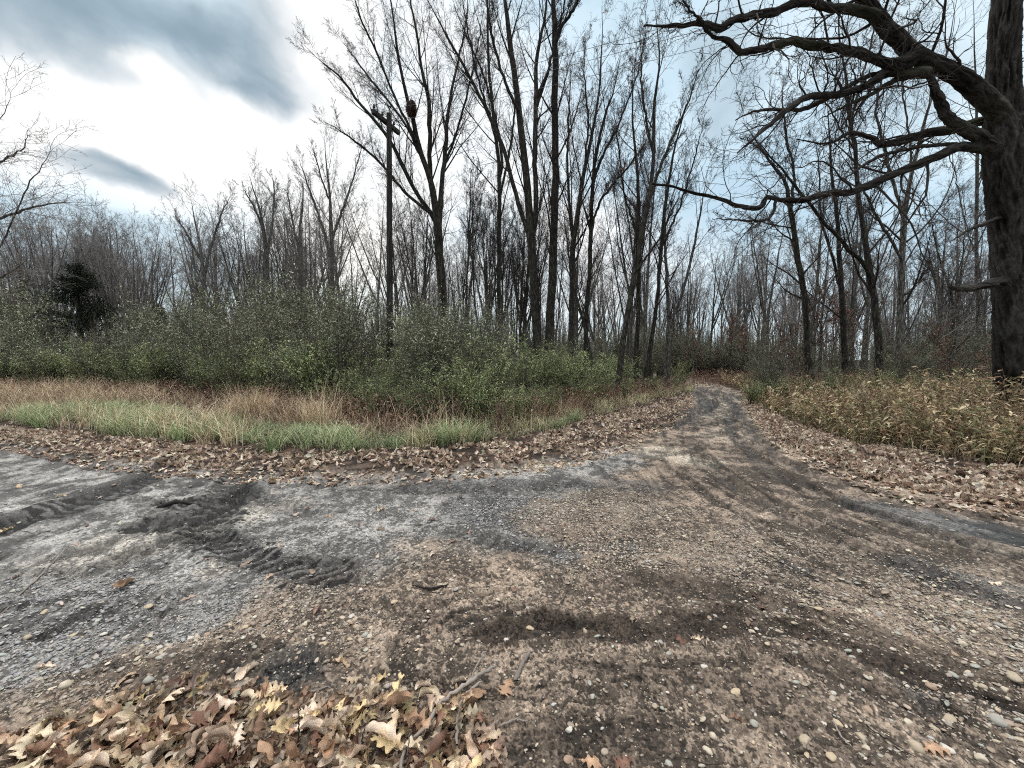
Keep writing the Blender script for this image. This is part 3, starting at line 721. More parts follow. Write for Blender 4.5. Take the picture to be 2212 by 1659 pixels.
litter(clumpy0(interp_band(RX, [v+5 for v in RE1], [v+2 for v in RE2], 8500, 1600, 2500)), .07, .13, LITPAL, .04, .6)
r_in = [v+26 for v in RE1]
litter(interp_band(RX, r_in, RE1, 900, 1600, 2500), .07, .12, LITPAL, .0, .2)
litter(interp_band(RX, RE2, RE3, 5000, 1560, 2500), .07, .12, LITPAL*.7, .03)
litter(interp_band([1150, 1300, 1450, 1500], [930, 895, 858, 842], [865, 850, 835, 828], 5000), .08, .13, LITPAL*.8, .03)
# loose ones over the open ground and under the heap
x = rng.uniform(-6, 7, 260); y = rng.uniform(2, 9, 260); ok = ground_eval(x, y)[3] > .8; litter(np.stack([x, y], -1)[ok], .05, .09, LITPAL*.8, .0, .15)
px_ = rng.uniform(PP[:, 0].min(), PP[:, 0].max(), 1300); py_ = rng.uniform(.9, PP[:, 1].max(), 1300); ok = poly_sd(px_, py_, PP) < .01
litter(np.stack([px_, py_], -1)[ok], .07, .12, LEAFPAL*.5, .02, .5, NEAR_LEAF[:12])  # lower leaves darkened to paint shaded gaps into the heap
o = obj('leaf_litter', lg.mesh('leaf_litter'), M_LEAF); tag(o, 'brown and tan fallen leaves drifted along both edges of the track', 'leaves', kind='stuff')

# ------------------------------------------------------------------ sticks and dead stalks
def stick(pts, lab, lift=.012, m_=M_TWIGP, kids=0, name='stick', upr=None):
    ctl = []
    for k_, (a, b, w) in enumerate(pts):
        x, y = gpt((a, b)); z = float(gz(x, y)[0])+lift+(upr[k_] if upr else 0); ctl.append([x, y, z, w/2*y/F])
    p = spline(ctl, max(6, len(pts)*5)); P = p[None, :, :3].copy(); Rr = p[None, :, 3]*(1+.15*rng.normal(size=(1, len(p))))
    P = P+rng.normal(0, .0025, P.shape)
    g_ = Geo(); g_.add(*[(v, [f]) for v, f in [tubes(P, Rr, 7)]][0])
    org = P[0, 0].copy()
    ob = obj(name, g_.mesh(name, org, False), m_, loc=org); tag(ob, lab, 'stick' if name == 'stick' else 'stalk'); return ob
stick([(866, 1690, 8), (872, 1654, 8), (884, 1626, 8), (924, 1589, 8), (942, 1555, 9), (973, 1524, 9), (1033, 1488, 9), (1072, 1460, 5)], 'long crooked grey stick lying across the leaf heap', .05)
stick([(1010, 1500, 6), (1030, 1465, 5), (1048, 1430, 4)], 'short thin stick standing up beside the long crooked stick', .05)
stick([(986, 1640, 8), (988, 1580, 7), (1000, 1530, 7), (1040, 1490, 6)], 'straight stick sunk in leaves beside the long crooked stick', .04)
stick([(1112, 1472, 10), (1124, 1445, 10), (1143, 1417, 8)], 'thick short stick alone on bare mud right of the heap')
stick([(799, 1602, 9), (835, 1600, 9), (861, 1597, 7)], 'dark stub of wood lying level in the leaf heap', .05, M_TWIG)
stick([(1083, 1574, 4), (1111, 1566, 5), (1140, 1571, 3)], 'thin pale twig poking right from the leaf heap')
stick([(648, 1503, 3), (690, 1496, 4), (723, 1486, 3)], 'thin pale twig lying above the leaf heap')
stick([(630, 1555, 4), (645, 1535, 4), (668, 1515, 3)], 'short pale twig slanting on a dark mud patch')
stick([(-10, 1316, 4), (60, 1262, 4), (110, 1215, 3), (150, 1172, 2)], 'long thin stalk lying over stones at the left edge')
stick([(1660, 1375, 3), (1700, 1420, 4), (1720, 1440, 3)], 'thin twig lying on mud right of the leaf pair', m_=M_TWIG)
stick([(1600, 1490, 3), (1612, 1520, 4), (1604, 1510, 2)], 'tiny dark twig on brown mud', m_=M_TWIG)
stick([(1800, 1560, 4), (1820, 1590, 4), (1840, 1612, 3)], 'pale straight twig among pebbles, lower right')
stick([(1870, 1570, 3), (1920, 1600, 3), (1975, 1640, 2)], 'thin curved stem lying among pebbles, lower right', m_=M_TWIG)
stick([(890, 1268, 3), (930, 1272, 5), (965, 1270, 3)], 'small dark twig on bare brown mud in the middle', m_=M_TWIG)
stick([(340, 1086, 9), (380, 1085, 10), (412, 1083, 6)], 'short black branch lying in the grey churned mud', m_=M_TWIG)
for (a, b, h, lx, nm) in ((415, 1560, .34, .02, 'tallest'), (300, 1500, .16, .03, 'shorter left'), (640, 1650, .25, .0, 'dark'), (775, 1640, .14, .0, 'low brown'), (876, 1655, .2, .01, 'pale')):
    stick([(a, b, 4), (a+6, b, 4), (a+10, b, 3), (a+14, b, 2)], nm+' dry weed stalk standing up out of the leaf heap', 0, M_TWIGP if nm in ('tallest', 'pale', 'shorter left') else M_TWIG, name='weed_stalk', upr=[0, h*.4, h*.75, h])
tw = Geo(); n = 700
x = rng.uniform(-3.5, 4, n); y = rng.uniform(1.3, 5, n); z = gz(x, y)+.006; th = rng.uniform(0, 6.28, n); ln = rng.uniform(.03, .14, n)*rng.random(n)
P = np.stack([np.stack([x+np.cos(th)*ln*t, y+np.sin(th)*ln*t, z+.004*math.sin(3*t)], -1) for t in (-1, -.3, .4, 1)], 1)+rng.normal(0, .003, (n, 4, 3))
tw.add(*(lambda r: (r[0], [r[1]]))(tubes(P, np.repeat(rng.uniform(.0008, .0022, n)[:, None], 4, 1), 3)), (.5, .4, .3))
o = obj('twig_debris', tw.mesh('twig_debris'), M_TWIG); tag(o, 'fine twig bits and plant crumbs strewn over the mud', 'twigs', kind='stuff')

# ------------------------------------------------------------------ grass and dead brush (stuff)
def blades(P, hmin, hmax, w, pal, lean=.5, L=5, patch=None):
    n = len(P); z = gz(P[:, 0], P[:, 1]); h = rng.uniform(hmin, hmax, n); th = rng.uniform(0, 6.28, n); dr = np.stack([np.cos(th), np.sin(th), 0*th], -1)
    sd_ = np.stack([-np.sin(th), np.cos(th), 0*th], -1); ln = rng.uniform(.15, 1, n)*lean*h
    t = np.linspace(0, 1, L)
    ctr = np.stack([P[:, 0], P[:, 1], z], -1)[:, None, :]+dr[:, None, :]*(ln[:, None]*t[None]**1.8)[..., None]
    ctr[..., 2] += h[:, None]*(t[None]-.35*(ln/h)[:, None]*t[None]**2.2)
    wd_ = (w*rng.uniform(.6, 1.3, n))[:, None]*(1-t[None]**1.5*.92)
    a = ctr-sd_[:, None, :]*wd_[..., None]; b = ctr+sd_[:, None, :]*wd_[..., None]
    V = np.stack([a, b], 2).reshape(-1, 3); bs = (np.arange(n)*L*2)[:, None]+(np.arange(L-1)*2)[None]
    q = np.stack([bs, bs+1, bs+3, bs+2], -1).reshape(-1, 4); c = np.repeat(pick(pal, n, .25), L*2, 0)
    return V, q, c
def tufts(P, per, spread=.06):
    return np.repeat(P, per, 0)+rng.normal(0, spread, (len(P)*per, 2))
def clumpy(P, sc, thr, seed):
    return P[vn2(P[:, 0]*sc, P[:, 1]*sc, seed) > thr]
GREEN = np.array([[.24, .31, .15], [.31, .38, .20], [.19, .25, .12], [.38, .42, .25], [.46, .46, .30]])
TAN = np.array([[.56, .46, .30], [.68, .58, .42], [.44, .34, .22], [.60, .50, .37], [.36, .25, .17]])
RUST = np.array([[.20, .105, .08], [.15, .08, .06], [.26, .15, .11], [.12, .075, .06], [.34, .24, .18]])
g_ = Geo()
def gadd(r): g_.add(r[0], [r[1]], r[2])
XS = np.array(LX)
gmid = [a*.35+b*.65 for a, b in zip(LE2, LE3)]
def hv(P, a=.55, b=1.5, sc=1.1, sd=61): return a+(b-a)*vn2(P[:, 0]*sc, P[:, 1]*sc, sd)**1.3
def gt(P, per, sp, h0, h1, w, pal, lean):
    for lo, hi in ((0, .33), (.33, .55), (.55, 1.01)):
        v = vn2(P[:, 0]*.9, P[:, 1]*.9, 61); k = (v >= lo) & (v < hi)
        if k.any(): m = .65+lo*1.5; gadd(blades(tufts(P[k], per, sp), h0*m, h1*m, w, pal*(.8+.5*lo), lean))
gt(clumpy(interp_band(LX, LE2, gmid, 900, 60, 1250), .9, .40, 5), 20, .07, .14, .42, .0065, GREEN, 1.5)
gt(clumpy(interp_band(LX, LE2, gmid, 300, -300, 500), .8, .45, 7), 18, .07, .12, .34, .006, GREEN, 1.3)
gt(clumpy(interp_band(LX, LE2, LE3, 700, -300, 1000), .8, .42, 6), 16, .09, .2, .6, .0055, TAN, 1.3)
gt(clumpy(interp_band(LX, gmid, LE3, 1100, -300, 760), .7, .45, 8), 16, .1, .25, .75, .0055, TAN, 1.2)
gt(interp_band(LX, LE3, LE4, 150, -300, 1250), 12, .1, .3, .9, .005, TAN, 1.0)
gt(interp_band(LX, LE2, LE4, 260, 1000, 1495), 14, .08, .1, .4, .005, np.vstack([TAN, GREEN]), 1.2)
o = obj('verge_grass', g_.mesh('verge_grass'), M_GRASS); tag(o, 'green and straw coloured grass strip in front of the thicket', 'grass', kind='stuff')
# rusty dead brush along the foot of the thicket
g_ = Geo()
P = clumpy(interp_band(LX, gmid, [v-14 for v in LE4], 17000, -300, 1495), .8, .42, 15); V, q, c = blades(P, .3, 1.0, .0045, np.vstack([RUST, RUST, TAN*.7]), 1.1); g_.add(V, [q], c)
P = clumpy(interp_band(LX, [a*.5+b*.5 for a, b in zip(gmid, LE3)], [v-12 for v in LE4], 15000, -300, 1495), .9, .38, 16); n = len(P); z = gz(P[:, 0], P[:, 1])
scatter(g_, FAR_LEAF, np.stack([P[:, 0], P[:, 1], z+rng.random(n)**1.4*.75], -1), rng.uniform(0, 6.28, n), rng.normal(0, .8, n), rng.normal(0, .8, n), rng.uniform(.04, .09, n), pick(RUST*1.15, n, .3))
P = interp_band([1495, 1560, 1620, 1700, 1800, 2000, 2212, 2500], [835, 835, 848, 856, 862, 875, 900, 930], [822, 822, 826, 830, 834, 840, 850, 870], 12000); n = len(P); z = gz(P[:, 0], P[:, 1])
scatter(g_, FAR_LEAF, np.stack([P[:, 0], P[:, 1], z+rng.random(n)**1.3*.9], -1), rng.uniform(0, 6.28, n), rng.normal(0, .8, n), rng.normal(0, .8, n), rng.uniform(.05, .1, n), pick(RUST*1.15, n, .3))
V, q, c = blades(P[:6000], .3, 1.0, .004, RUST, .8); g_.add(V, [q], c)
o = obj('dead_brush', g_.mesh('dead_brush'), M_GRASS); tag(o, 'rusty dead bramble and brush at the foot of the woods', 'brush', kind='stuff')
# tall goldenrod-like weeds on the right verge
g_ = Geo()
WEED = np.array([[.42, .34, .20], [.54, .44, .28], [.30, .24, .14], [.66, .55, .38], [.25, .23, .13], [.36, .24, .16], [.20, .21, .11], [.18, .12, .08]])
P = interp_band(RX, [v+3 for v in RE2], RE3, 4600, 1560, 2500, .9); P = P[vn2(P[:, 0]*.9, P[:, 1]*.9, 9) > .16]
n = len(P); z = gz(P[:, 0], P[:, 1]); sxp, _ = to_px(P[:, 0], P[:, 1]); h = rng.uniform(.18, .8, n)*(.6+.85*vn2(P[:, 0]*.8, P[:, 1]*.8, 4))*(1+.35*sstep(1800, 2150, sxp)); ln_ = rng.normal(0, .28, (n, 2))
S = np.stack([np.stack([P[:, 0]+ln_[:, 0]*h*t*t, P[:, 1]+ln_[:, 1]*h*t*t, z+h*t], -1) for t in np.linspace(0, 1, 5)], 1)
cst = pick(WEED*.7, n); V, q = tubes(S, np.linspace(.0035, .0015, 5)[None].repeat(n, 0), 3); g_.add(V, [q], np.repeat(cst, 15, 0))
SMALL = []
for k_ in range(5):
    t = np.linspace(0, 1, 4); w = .17*np.sin(np.pi*np.clip(t*.9+.07, 0, 1)); yb = t; zc = -.25*t*t*(1+.4*k_ % 2)
    V = np.concatenate([np.stack([-w, yb, zc+.06*(k_ % 3)], -1), np.stack([0*w, yb, zc-.02], -1), np.stack([w, yb, zc+.05*(k_ % 2)], -1)]); b = np.arange(3)
    Fq = np.concatenate([np.stack([b, b+4, b+5, b+1], -1), np.stack([b+4, b+8, b+9, b+5], -1)]); SMALL.append((V, Fq, np.ones(12)))
m = 20; ti = rng.uniform(.12, 1, (n, m)); pos = np.stack([P[:, 0:1]+ln_[:, 0:1]*h[:, None]*ti**2, P[:, 1:2]+ln_[:, 1:2]*h[:, None]*ti**2, z[:, None]+h[:, None]*ti], -1).reshape(-1, 3)
N_ = len(pos); cl = np.repeat(WEED[rng.integers(0, len(WEED), n)], m, 0)*rng.uniform(.7, 1.35, (N_, 1))
scatter(g_, SMALL, pos, rng.uniform(0, 6.28, N_), rng.normal(.2, .5, N_), rng.normal(0, .4, N_), rng.uniform(.05, .12, N_), cl)
V, q, c = blades(interp_band(RX, [v+6 for v in RE2], RE3, 9000, 1560, 2500), .15, .5, .0035, np.vstack([TAN*.9, WEED]), .9); g_.add(V, [q], c)
P = interp_band(RX, [v-6 for v in RE2], RE3, 900, 1580, 2500); n = len(P); z = gz(P[:, 0], P[:, 1]); h = rng.uniform(.5, 1.25, n); ln_ = rng.normal(0, .3, (n, 2))
S = np.stack([np.stack([P[:, 0]+ln_[:, 0]*h*t*t, P[:, 1]+ln_[:, 1]*h*t*t, z+h*t], -1) for t in np.linspace(0, 1, 5)], 1); V, q = tubes(S, np.linspace(.0045, .002, 5)[None].repeat(n, 0), 3); cst = pick(np.vstack([TAN*.8, RUST]), n); g_.add(V, [q], np.repeat(cst, 15, 0))
lv = spawn(S, np.full((n, 5), .002), h, 4, .4, 1, 20, 60, .3, .5, 3, .1, .02, .0016); V, q = tubes(lv[0], lv[1], 3); g_.add(V, [q], np.repeat(np.repeat(cst, 4, 0), 9, 0))
o = obj('roadside_weeds', g_.mesh('roadside_weeds'), M_GRASS); tag(o, 'knee high olive and tan weeds along the right verge', 'weeds', kind='stuff')

# ------------------------------------------------------------------ trees
def px_stem(pts, Y0, Y1, L=28, jit=.01, ground=False):
    n = len(pts); ctl = []
    for k_, (a, b, w) in enumerate(pts):
        Y = Y0+(Y1-Y0)*k_/max(1, n-1); p = at(a, b, Y)
        q0 = pts[max(0, k_-1)]; q1 = pts[min(n-1, k_+1)]; tx, ty = q1[0]-q0[0], q1[1]-q0[1]; tl = math.hypot(tx, ty)+1e-6; nx_, ny_ = -ty/tl, tx/tl
        rx, ry = a-1106, b-829.5; rl = math.hypot(rx, ry)+1e-6; st2 = 1+((nx_*rx+ny_*ry)/rl)**2*(rl/F)**2
        ctl.append([*p, w/2*Y/F/math.sqrt(st2)])
    if ground:
        b0 = ctl[0]; x, y = b0[0], b0[1]; zg = float(gz(x, y)[0])-.12
        if b0[2] > zg+.3: ctl.insert(0, [x+(b0[0]-ctl[1][0])*.2, y, zg, b0[3]*1.3])
        else: ctl[0][2] = zg; ctl[0][3] *= 1.25
    p = spline(ctl, L); s = np.linspace(0, 1, L)[:, None]
    p[1:-1, :3] += rng.normal(0, jit, (L-2, 3)); p[:, 3] = np.maximum(p[:, 3]*(1-.85*s[:, 0]**8), .0035)
    return p
def grow_crown(stems, cfg, twig_min=.0028):
    """stems: list of (L,4) arrays. returns Geo of branches and twigs; cfg: list of per-level dicts"""
    g_ = Geo(); allP = []
    byL = {}
    for s in stems: byL.setdefault(len(s), []).append(s)
    for L, ss in byL.items():
        P = np.stack([s[:, :3] for s in ss]); Rr = np.stack([s[:, 3] for s in ss]); Ln = np.linalg.norm(np.diff(P, axis=1), axis=2).sum(1)
        lv = (P, Rr, Ln)
        for k_, c in enumerate(cfg):
            lv = spawn(*lv, **c); V, q = tubes(lv[0], lv[1], 5 if k_ == 0 else (4 if k_ == 1 else 3)); g_.add(V, [q])
        allP.append(lv[0])
    return g_, np.concatenate([a.reshape(-1, 3) for a in allP])
def cfg_fan(n1=14, n2=7, n3=6, n4=4, lf=.30, t0=.3, rm=.0035, a=(18, 42), wig=.06, up=.06):
    n1 += 2; n2 += 1; n3 += 1; lf *= 1.12
    c = [dict(n=n1, t0=t0, t1=1, a0=a[0], a1=a[1], lf=lf, rf=.38, L=9, wig=wig, up=up, rmin=rm*1.2, rmaxv=.045),
         dict(n=n2, t0=.15, t1=.97, a0=20, a1=50, lf=.48, rf=.5, L=7, wig=wig*1.3, up=up*.8, rmin=rm*1.15),
         dict(n=n3, t0=.12, t1=.97, a0=22, a1=60, lf=.5, rf=.65, L=5, wig=wig*1.8, up=up*.6, rmin=rm)]
    if n4: c.append(dict(n=n4, t0=.15, t1=1, a0=20, a1=65, lf=.5, rf=.7, L=4, wig=wig*2.2, up=.03, rmin=rm*.9))
    return c
def build_tree(name, label, stems, cfg, barkm=M_BARK, twigm=M_TWIG, group=None, cat='tree', k=12, leaves=None, rough=.0, partname='trunk', leafsize=.06):
    base = stems[0][0, :3].copy(); base[2] = float(gz(base[0], base[1])[0])
    root = thing(name, label, cat, base, group)
    for i_, s in enumerate(stems):
        kk = k if s[0, 3] > .04 else 8
        V, q = tubes(s[None, :, :3], s[None, :, 3], kk)
        g2 = Geo(); g2.add(V, [q]); ob = obj('trunk' if i_ == 0 else 'limb', g2.mesh('trunk', base, False), barkm, root)
    g_, tips = grow_crown(stems, cfg); obj('crown', g_.mesh('crown', base, False), twigm, root)
    if leaves:
        cnt_, pal = leaves; id_ = rng.integers(0, len(tips), cnt_); p = tips[id_]+rng.normal(0, .03, (cnt_, 3))
        lg_ = Geo(); scatter(lg_, SMALL, p, rng.uniform(0, 6.28, cnt_), rng.normal(-1.2, .5, cnt_), rng.normal(0, .5, cnt_), rng.uniform(.7, 1.4, cnt_)*leafsize, pick(pal, cnt_, .3))
        obj('leaves', lg_.mesh('leaves', base), M_LEAF, root)
    return root

# --- the great oak on the right
OY = 8.6
def bark_disp(P, Rr, k, amp, seed):
    """fluted, plated bark on a thick tube; returns verts, faces and bark colour"""
    V, q = tubes(P[None], Rr[None], k); L = len(P); V = V.reshape(L, k, 3)
    N = V-P[:, None, :]; N /= np.linalg.norm(N, axis=2, keepdims=True)+1e-9
    arc = np.concatenate([[0], np.cumsum(np.linalg.norm(np.diff(P, axis=0), axis=1))])
    th = np.arange(k)*2*np.pi/k; rad = Rr.mean(); W = arc[:, None]+0*th[None, :]
    cu = np.cos(th)[None]*rad+0*W; su = np.sin(th)[None]*rad+0*W
    wob = .05*fbm(cu*6+su*4, W*3, seed+1, 2)
    def n3(f, fz, sd): return .5*(fbm((cu+wob)*f+seed, W*fz+su*f*.8, sd, 3)+fbm((su+wob)*f-seed, W*fz-cu*f*.8+31, sd+9, 3))
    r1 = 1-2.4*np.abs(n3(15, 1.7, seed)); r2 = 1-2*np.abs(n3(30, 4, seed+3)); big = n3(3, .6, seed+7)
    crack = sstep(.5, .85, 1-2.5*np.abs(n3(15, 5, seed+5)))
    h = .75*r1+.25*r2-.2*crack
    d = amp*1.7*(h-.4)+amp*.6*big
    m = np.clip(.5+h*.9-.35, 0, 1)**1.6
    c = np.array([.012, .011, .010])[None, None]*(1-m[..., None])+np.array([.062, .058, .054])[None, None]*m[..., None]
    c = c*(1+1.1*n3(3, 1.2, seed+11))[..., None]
    moss = sstep(.15, .5, n3(1.5, .7, seed+13))[..., None]*.5; c = c*(1-moss)+np.array([.075, .085, .05])*moss
    return (V+N*d[..., None]).reshape(-1, 3), q, np.clip(c, .004, .6).reshape(-1, 3)
M_OAKC = colmat('furrowed_oak_bark', .95, .05, 0, .8, 70)
def dense(pts, Y0, Y1, L): return px_stem(pts, Y0, Y1, L, .004)
trunk = px_stem([(2212, 925, 122), (2200, 860, 112), (2196, 760, 106), (2192, 640, 104), (2188, 520, 104), (2184, 420, 112), (2178, 330, 116), (2172, 270, 100), (2168, 200, 76), (2168, 120, 70), (2172, 40, 68), (2180, -60, 64), (2190, -220, 54), (2200, -420, 36)], OY, OY, 240, .0, True)
limbs = {
 'L1': ([(2172, 268, 62), (2147, 233, 56), (2082, 174, 48), (2022, 141, 44), (1979, 119, 42), (1930, 76, 40), (1892, 33, 38), (1862, -10, 34), (1830, -70, 26), (1760, -140, 16), (1680, -200, 8)], OY, 7.2),
 'L1b': ([(1895, 35, 32), (1848, 22, 26), (1794, 16, 20), (1729, 5, 18), (1675, 24, 17), (1593, 41, 15), (1553, 62, 15), (1511, 49, 11), (1457, 57, 10), (1408, 57, 8), (1390, 56, 3)], 7.6, 6.9),
 'L1c': ([(1535, 60, 8), (1510, 40, 6), (1490, 20, 5), (1470, -10, 4), (1440, -50, 3)], 7.0, 6.6),
 'L2': ([(1979, 119, 32), (1946, 138, 27), (1903, 134, 22), (1865, 117, 19), (1816, 106, 18), (1756, 98, 17), (1702, 90, 16), (1653, 103, 15), (1599, 111, 14), (1576, 92, 14), (1538, 78, 9), (1517, 54, 7), (1505, 40, 3)], 7.9, 7.0),
 'L3': ([(2002, 158, 24), (1924, 157, 18), (1892, 172, 16), (1848, 195, 14), (1794, 206, 13), (1745, 209, 12), (1702, 236, 11), (1648, 282, 7), (1593, 331, 3)], 8.0, 7.2),
 'L3b': ([(1924, 152, 12), (1870, 166, 10), (1810, 200, 9), (1745, 232, 9), (1702, 238, 8), (1664, 236, 7), (1620, 243, 5), (1588, 260, 2)], 7.9, 7.4),
 'L3c': ([(1990, 160, 12), (1930, 175, 9), (1880, 205, 7), (1820, 232, 5), (1770, 258, 3)], 8.1, 7.7),
 'L4': ([(2160, 345, 46), (2136, 309, 36), (2082, 277, 30), (2044, 250, 27), (2025, 206, 26), (2000, 150, 26)], OY, 8.0),
 'L5': ([(2150, 262, 22), (2109, 264, 18), (2055, 280, 17), (2000, 288, 16), (1946, 304, 15), (1903, 312, 13), (1881, 298, 11), (1837, 288, 9), (1805, 303, 6), (1770, 310, 4), (1720, 300, 2)], OY+.2, 9.4),
 'L6': ([(2165, 330, 30), (2114, 320, 22), (2070, 318, 18), (2033, 334, 16), (1984, 355, 15), (1946, 369, 14), (1892, 394, 14), (1837, 415, 12), (1783, 418, 12), (1729, 434, 11), (1675, 429, 10), (1656, 427, 9), (1639, 450, 9), (1593, 444, 8), (1545, 426, 7), (1500, 418, 5), (1441, 402, 4), (1408, 398, 2)], OY, 7.4),
 'L6b': ([(1676, 432, 7), (1669, 461, 6), (1653, 476, 5), (1610, 477, 4), (1539, 472, 2)], 7.9, 7.5),
 'L6c': ([(2110, 318, 14), (2040, 312, 9), (1960, 322, 7), (1900, 338, 6), (1860, 360, 5), (1820, 390, 3)], OY, 8.1),
 'L8': ([(2175, 610, 24), (2140, 612, 16), (2098, 623, 12), (2060, 622, 9), (2053, 615, 5)], OY, 8.0),
 'L9': ([(2160, 470, 10), (2144, 477, 7), (2098, 494, 5), (2055, 521, 2)], OY, 8.2),
 'L10': ([(2190, 320, 50), (2215, 270, 40), (2260, 190, 34), (2330, 80, 26), (2400, -100, 14)], OY, 8.9),
 'L11': ([(1800, 16, 8), (1780, -20, 6), (1770, -60, 5)], 7.5, 7.3)}
base = np.array([trunk[0, 0], trunk[0, 1], float(gz(trunk[0, 0], trunk[0, 1])[0])])
oak = thing('oak_tree', 'massive rough barked old oak leaning its crooked limbs over the right verge', 'tree', base)
trd = spline(trunk, 700); g_ = Geo(); V, q, c_ = bark_disp(trd[:, :3], trd[:, 3], 230, .030, 3); g_.add(V, [q], c_); obj('trunk', g_.mesh('trunk', base), M_OAKC, oak)
oak_stems = []
for nm, (pts, y0, y1) in limbs.items():
    s = dense(pts, y0, y1, 40); s[1:-1, :3] += rng.normal(0, .005, (38, 3)); oak_stems.append(s)
    L_ = max(40, int(np.linalg.norm(np.diff(s[:, :3], axis=0), axis=1).sum()/.016)); sd_ = spline(s, L_); rad = s[:, 3].max()
    kk = 110 if rad > .12 else (56 if rad > .06 else 24)
    g_ = Geo(); V, q, c_ = bark_disp(sd_[:, :3], sd_[:, 3], kk, min(.026, rad*.16), len(nm)*5+int(y1*10)); g_.add(V, [q], c_); obj('limb', g_.mesh('limb', base), M_OAKC, oak)
cfgo = [dict(n=15, t0=.2, t1=1, a0=35, a1=80, lf=.36, rf=.35, L=11, wig=.20, up=.015, rmin=.0045, rmaxv=.03),
        dict(n=7, t0=.15, t1=1, a0=35, a1=75, lf=.48, rf=.6, L=8, wig=.24, up=-.01, rmin=.0032),
        dict(n=5, t0=.15, t1=1, a0=30, a1=75, lf=.5, rf=.7, L=5, wig=.26, up=.01, rmin=.0024)]
long_ = [s for s, nm in zip(oak_stems, limbs) if nm not in ('L4', 'L8', 'L9', 'L10')]
g_, tips = grow_crown(long_, cfgo); g2, t2 = grow_crown([trunk[::6][-14:], oak_stems[list(limbs).index('L10')]], cfgo)
obj('crown', g_.mesh('crown', base, False), M_TWIG, oak); obj('crown', g2.mesh('crown', base, False), M_TWIG, oak)

# --- traced trees: (label, [(points with widths), Y0, Y1], cfg...)
TR = []
def T(label, stems, cfg=None, **k): TR.append((label, stems, cfg, k))
# behind the pole: broad fan
T('bare fan shaped tree close behind the utility pole, carrying a leafy nest', [
  ([(962, 770, 19), (955, 640, 18), (949, 540, 18), (946, 486, 17), (934, 404, 12), (916, 350, 11), (901, 304, 10), (892, 258, 9), (876, 198, 7), (861, 122, 6), (852, 61, 5), (838, -30, 4), (820, -120, 2)], 21, 20),
  ([(938, 440, 11), (931, 395, 10), (928, 304, 9), (925, 213, 8), (910, 152, 6), (904, 91, 5), (886, 0, 4), (870, -100, 2)], 21, 21.5),
  ([(947, 500, 14), (949, 470, 12), (955, 395, 10), (962, 319, 9), (968, 243, 7), (985, 150, 5), (1004, 61, 4), (1015, -40, 2)], 21, 22),
  ([(945, 490, 10), (928, 456, 9), (895, 410, 8), (870, 359, 8), (843, 304, 7), (794, 243, 6), (734, 167, 5), (690, 130, 3), (668, 110, 2)], 21, 19.5),
  ([(932, 462, 7), (880, 420, 6), (820, 350, 5), (760, 300, 4), (700, 262, 3)], 21, 19),
  ([(900, 305, 6), (862, 230, 5), (820, 130, 4), (780, 40, 4), (755, -40, 2)], 20.4, 19),
  ([(905, 330, 6), (870, 260, 5), (800, 170, 4), (740, 90, 3)], 20.6, 22),
  ([(958, 360, 6), (985, 290, 5), (1010, 200, 4), (1030, 110, 3), (1045, 20, 2)], 21.5, 22.5)], cfg_fan(14, 7, 6, 4, .30, .2), k=dict())
T('slender straight tree between the utility pole and the big forked trunk', [
  ([(1080, 770, 10), (1078, 640, 9), (1078, 543, 9), (1078, 380, 8), (1066, 244, 7), (1055, 136, 6), (1053, 0, 5), (1050, -120, 3)], 24, 24),
  ([(1078, 390, 6), (1085, 350, 6), (1070, 255, 5), (1040, 150, 4), (1000, 60, 3), (975, -10, 2)], 24, 23),
  ([(1078, 430, 5), (1100, 330, 5), (1112, 240, 4), (1120, 140, 3)], 24, 25)], cfg_fan(10, 5, 5, 3, .25, .25))
T('tall dark tree forking low into two thick trunks left of the track', [
  ([(1171, 850, 22), (1162, 760, 19), (1154, 624, 19), (1147, 515, 17), (1137, 380, 15), (1120, 233, 13), (1104, 108, 12), (1091, 0, 10), (1080, -140, 6)], 18.6, 18),
  ([(1183, 850, 22), (1188, 705, 19), (1195, 543, 17), (1199, 434, 15), (1200, 326, 14), (1197, 217, 14), (1200, 108, 13), (1196, 0, 11), (1195, -160, 6)], 18.8, 19),
  ([(1146, 520, 10), (1115, 423, 9), (1093, 336, 8), (1061, 260, 7), (1001, 141, 6), (952, 54, 5), (920, -10, 3)], 18.4, 17.5),
  ([(1153, 530, 11), (1157, 420, 10), (1156, 326, 10), (1158, 217, 9), (1161, 108, 7), (1175, 54, 6), (1182, -20, 4), (1190, -120, 2)], 18.4, 18.2),
  ([(1200, 75, 8), (1215, 55, 7), (1248, 0, 6), (1290, -90, 3)], 18.9, 18.5),
  ([(1160, 230, 6), (1190, 130, 5), (1215, 30, 4), (1230, -60, 2)], 18.3, 18),
  ([(1120, 240, 7), (1085, 160, 6), (1060, 60, 5), (1045, -60, 3)], 18.1, 17),
  ([(1093, 330, 5), (1040, 200, 4), (1010, 60, 3), (990, -50, 2)], 17.8, 17)], cfg_fan(13, 7, 6, 4, .26, .25))
T('straight thin dark tree just right of the low forked trunk', [
  ([(1233, 850, 13), (1234, 678, 11), (1237, 543, 11), (1248, 461, 10), (1262, 369, 8), (1283, 271, 6), (1295, 180, 5), (1300, 90, 4), (1302, 20, 2)], 18, 18),
  ([(1240, 540, 7), (1230, 450, 6), (1225, 350, 5), (1228, 250, 4), (1235, 150, 3)], 18, 19),
  ([(1262, 370, 5), (1270, 260, 4), (1262, 160, 3), (1265, 90, 2)], 18, 17)], cfg_fan(13, 6, 6, 3, .24, .25), leaves=(900, RUST*1.3))
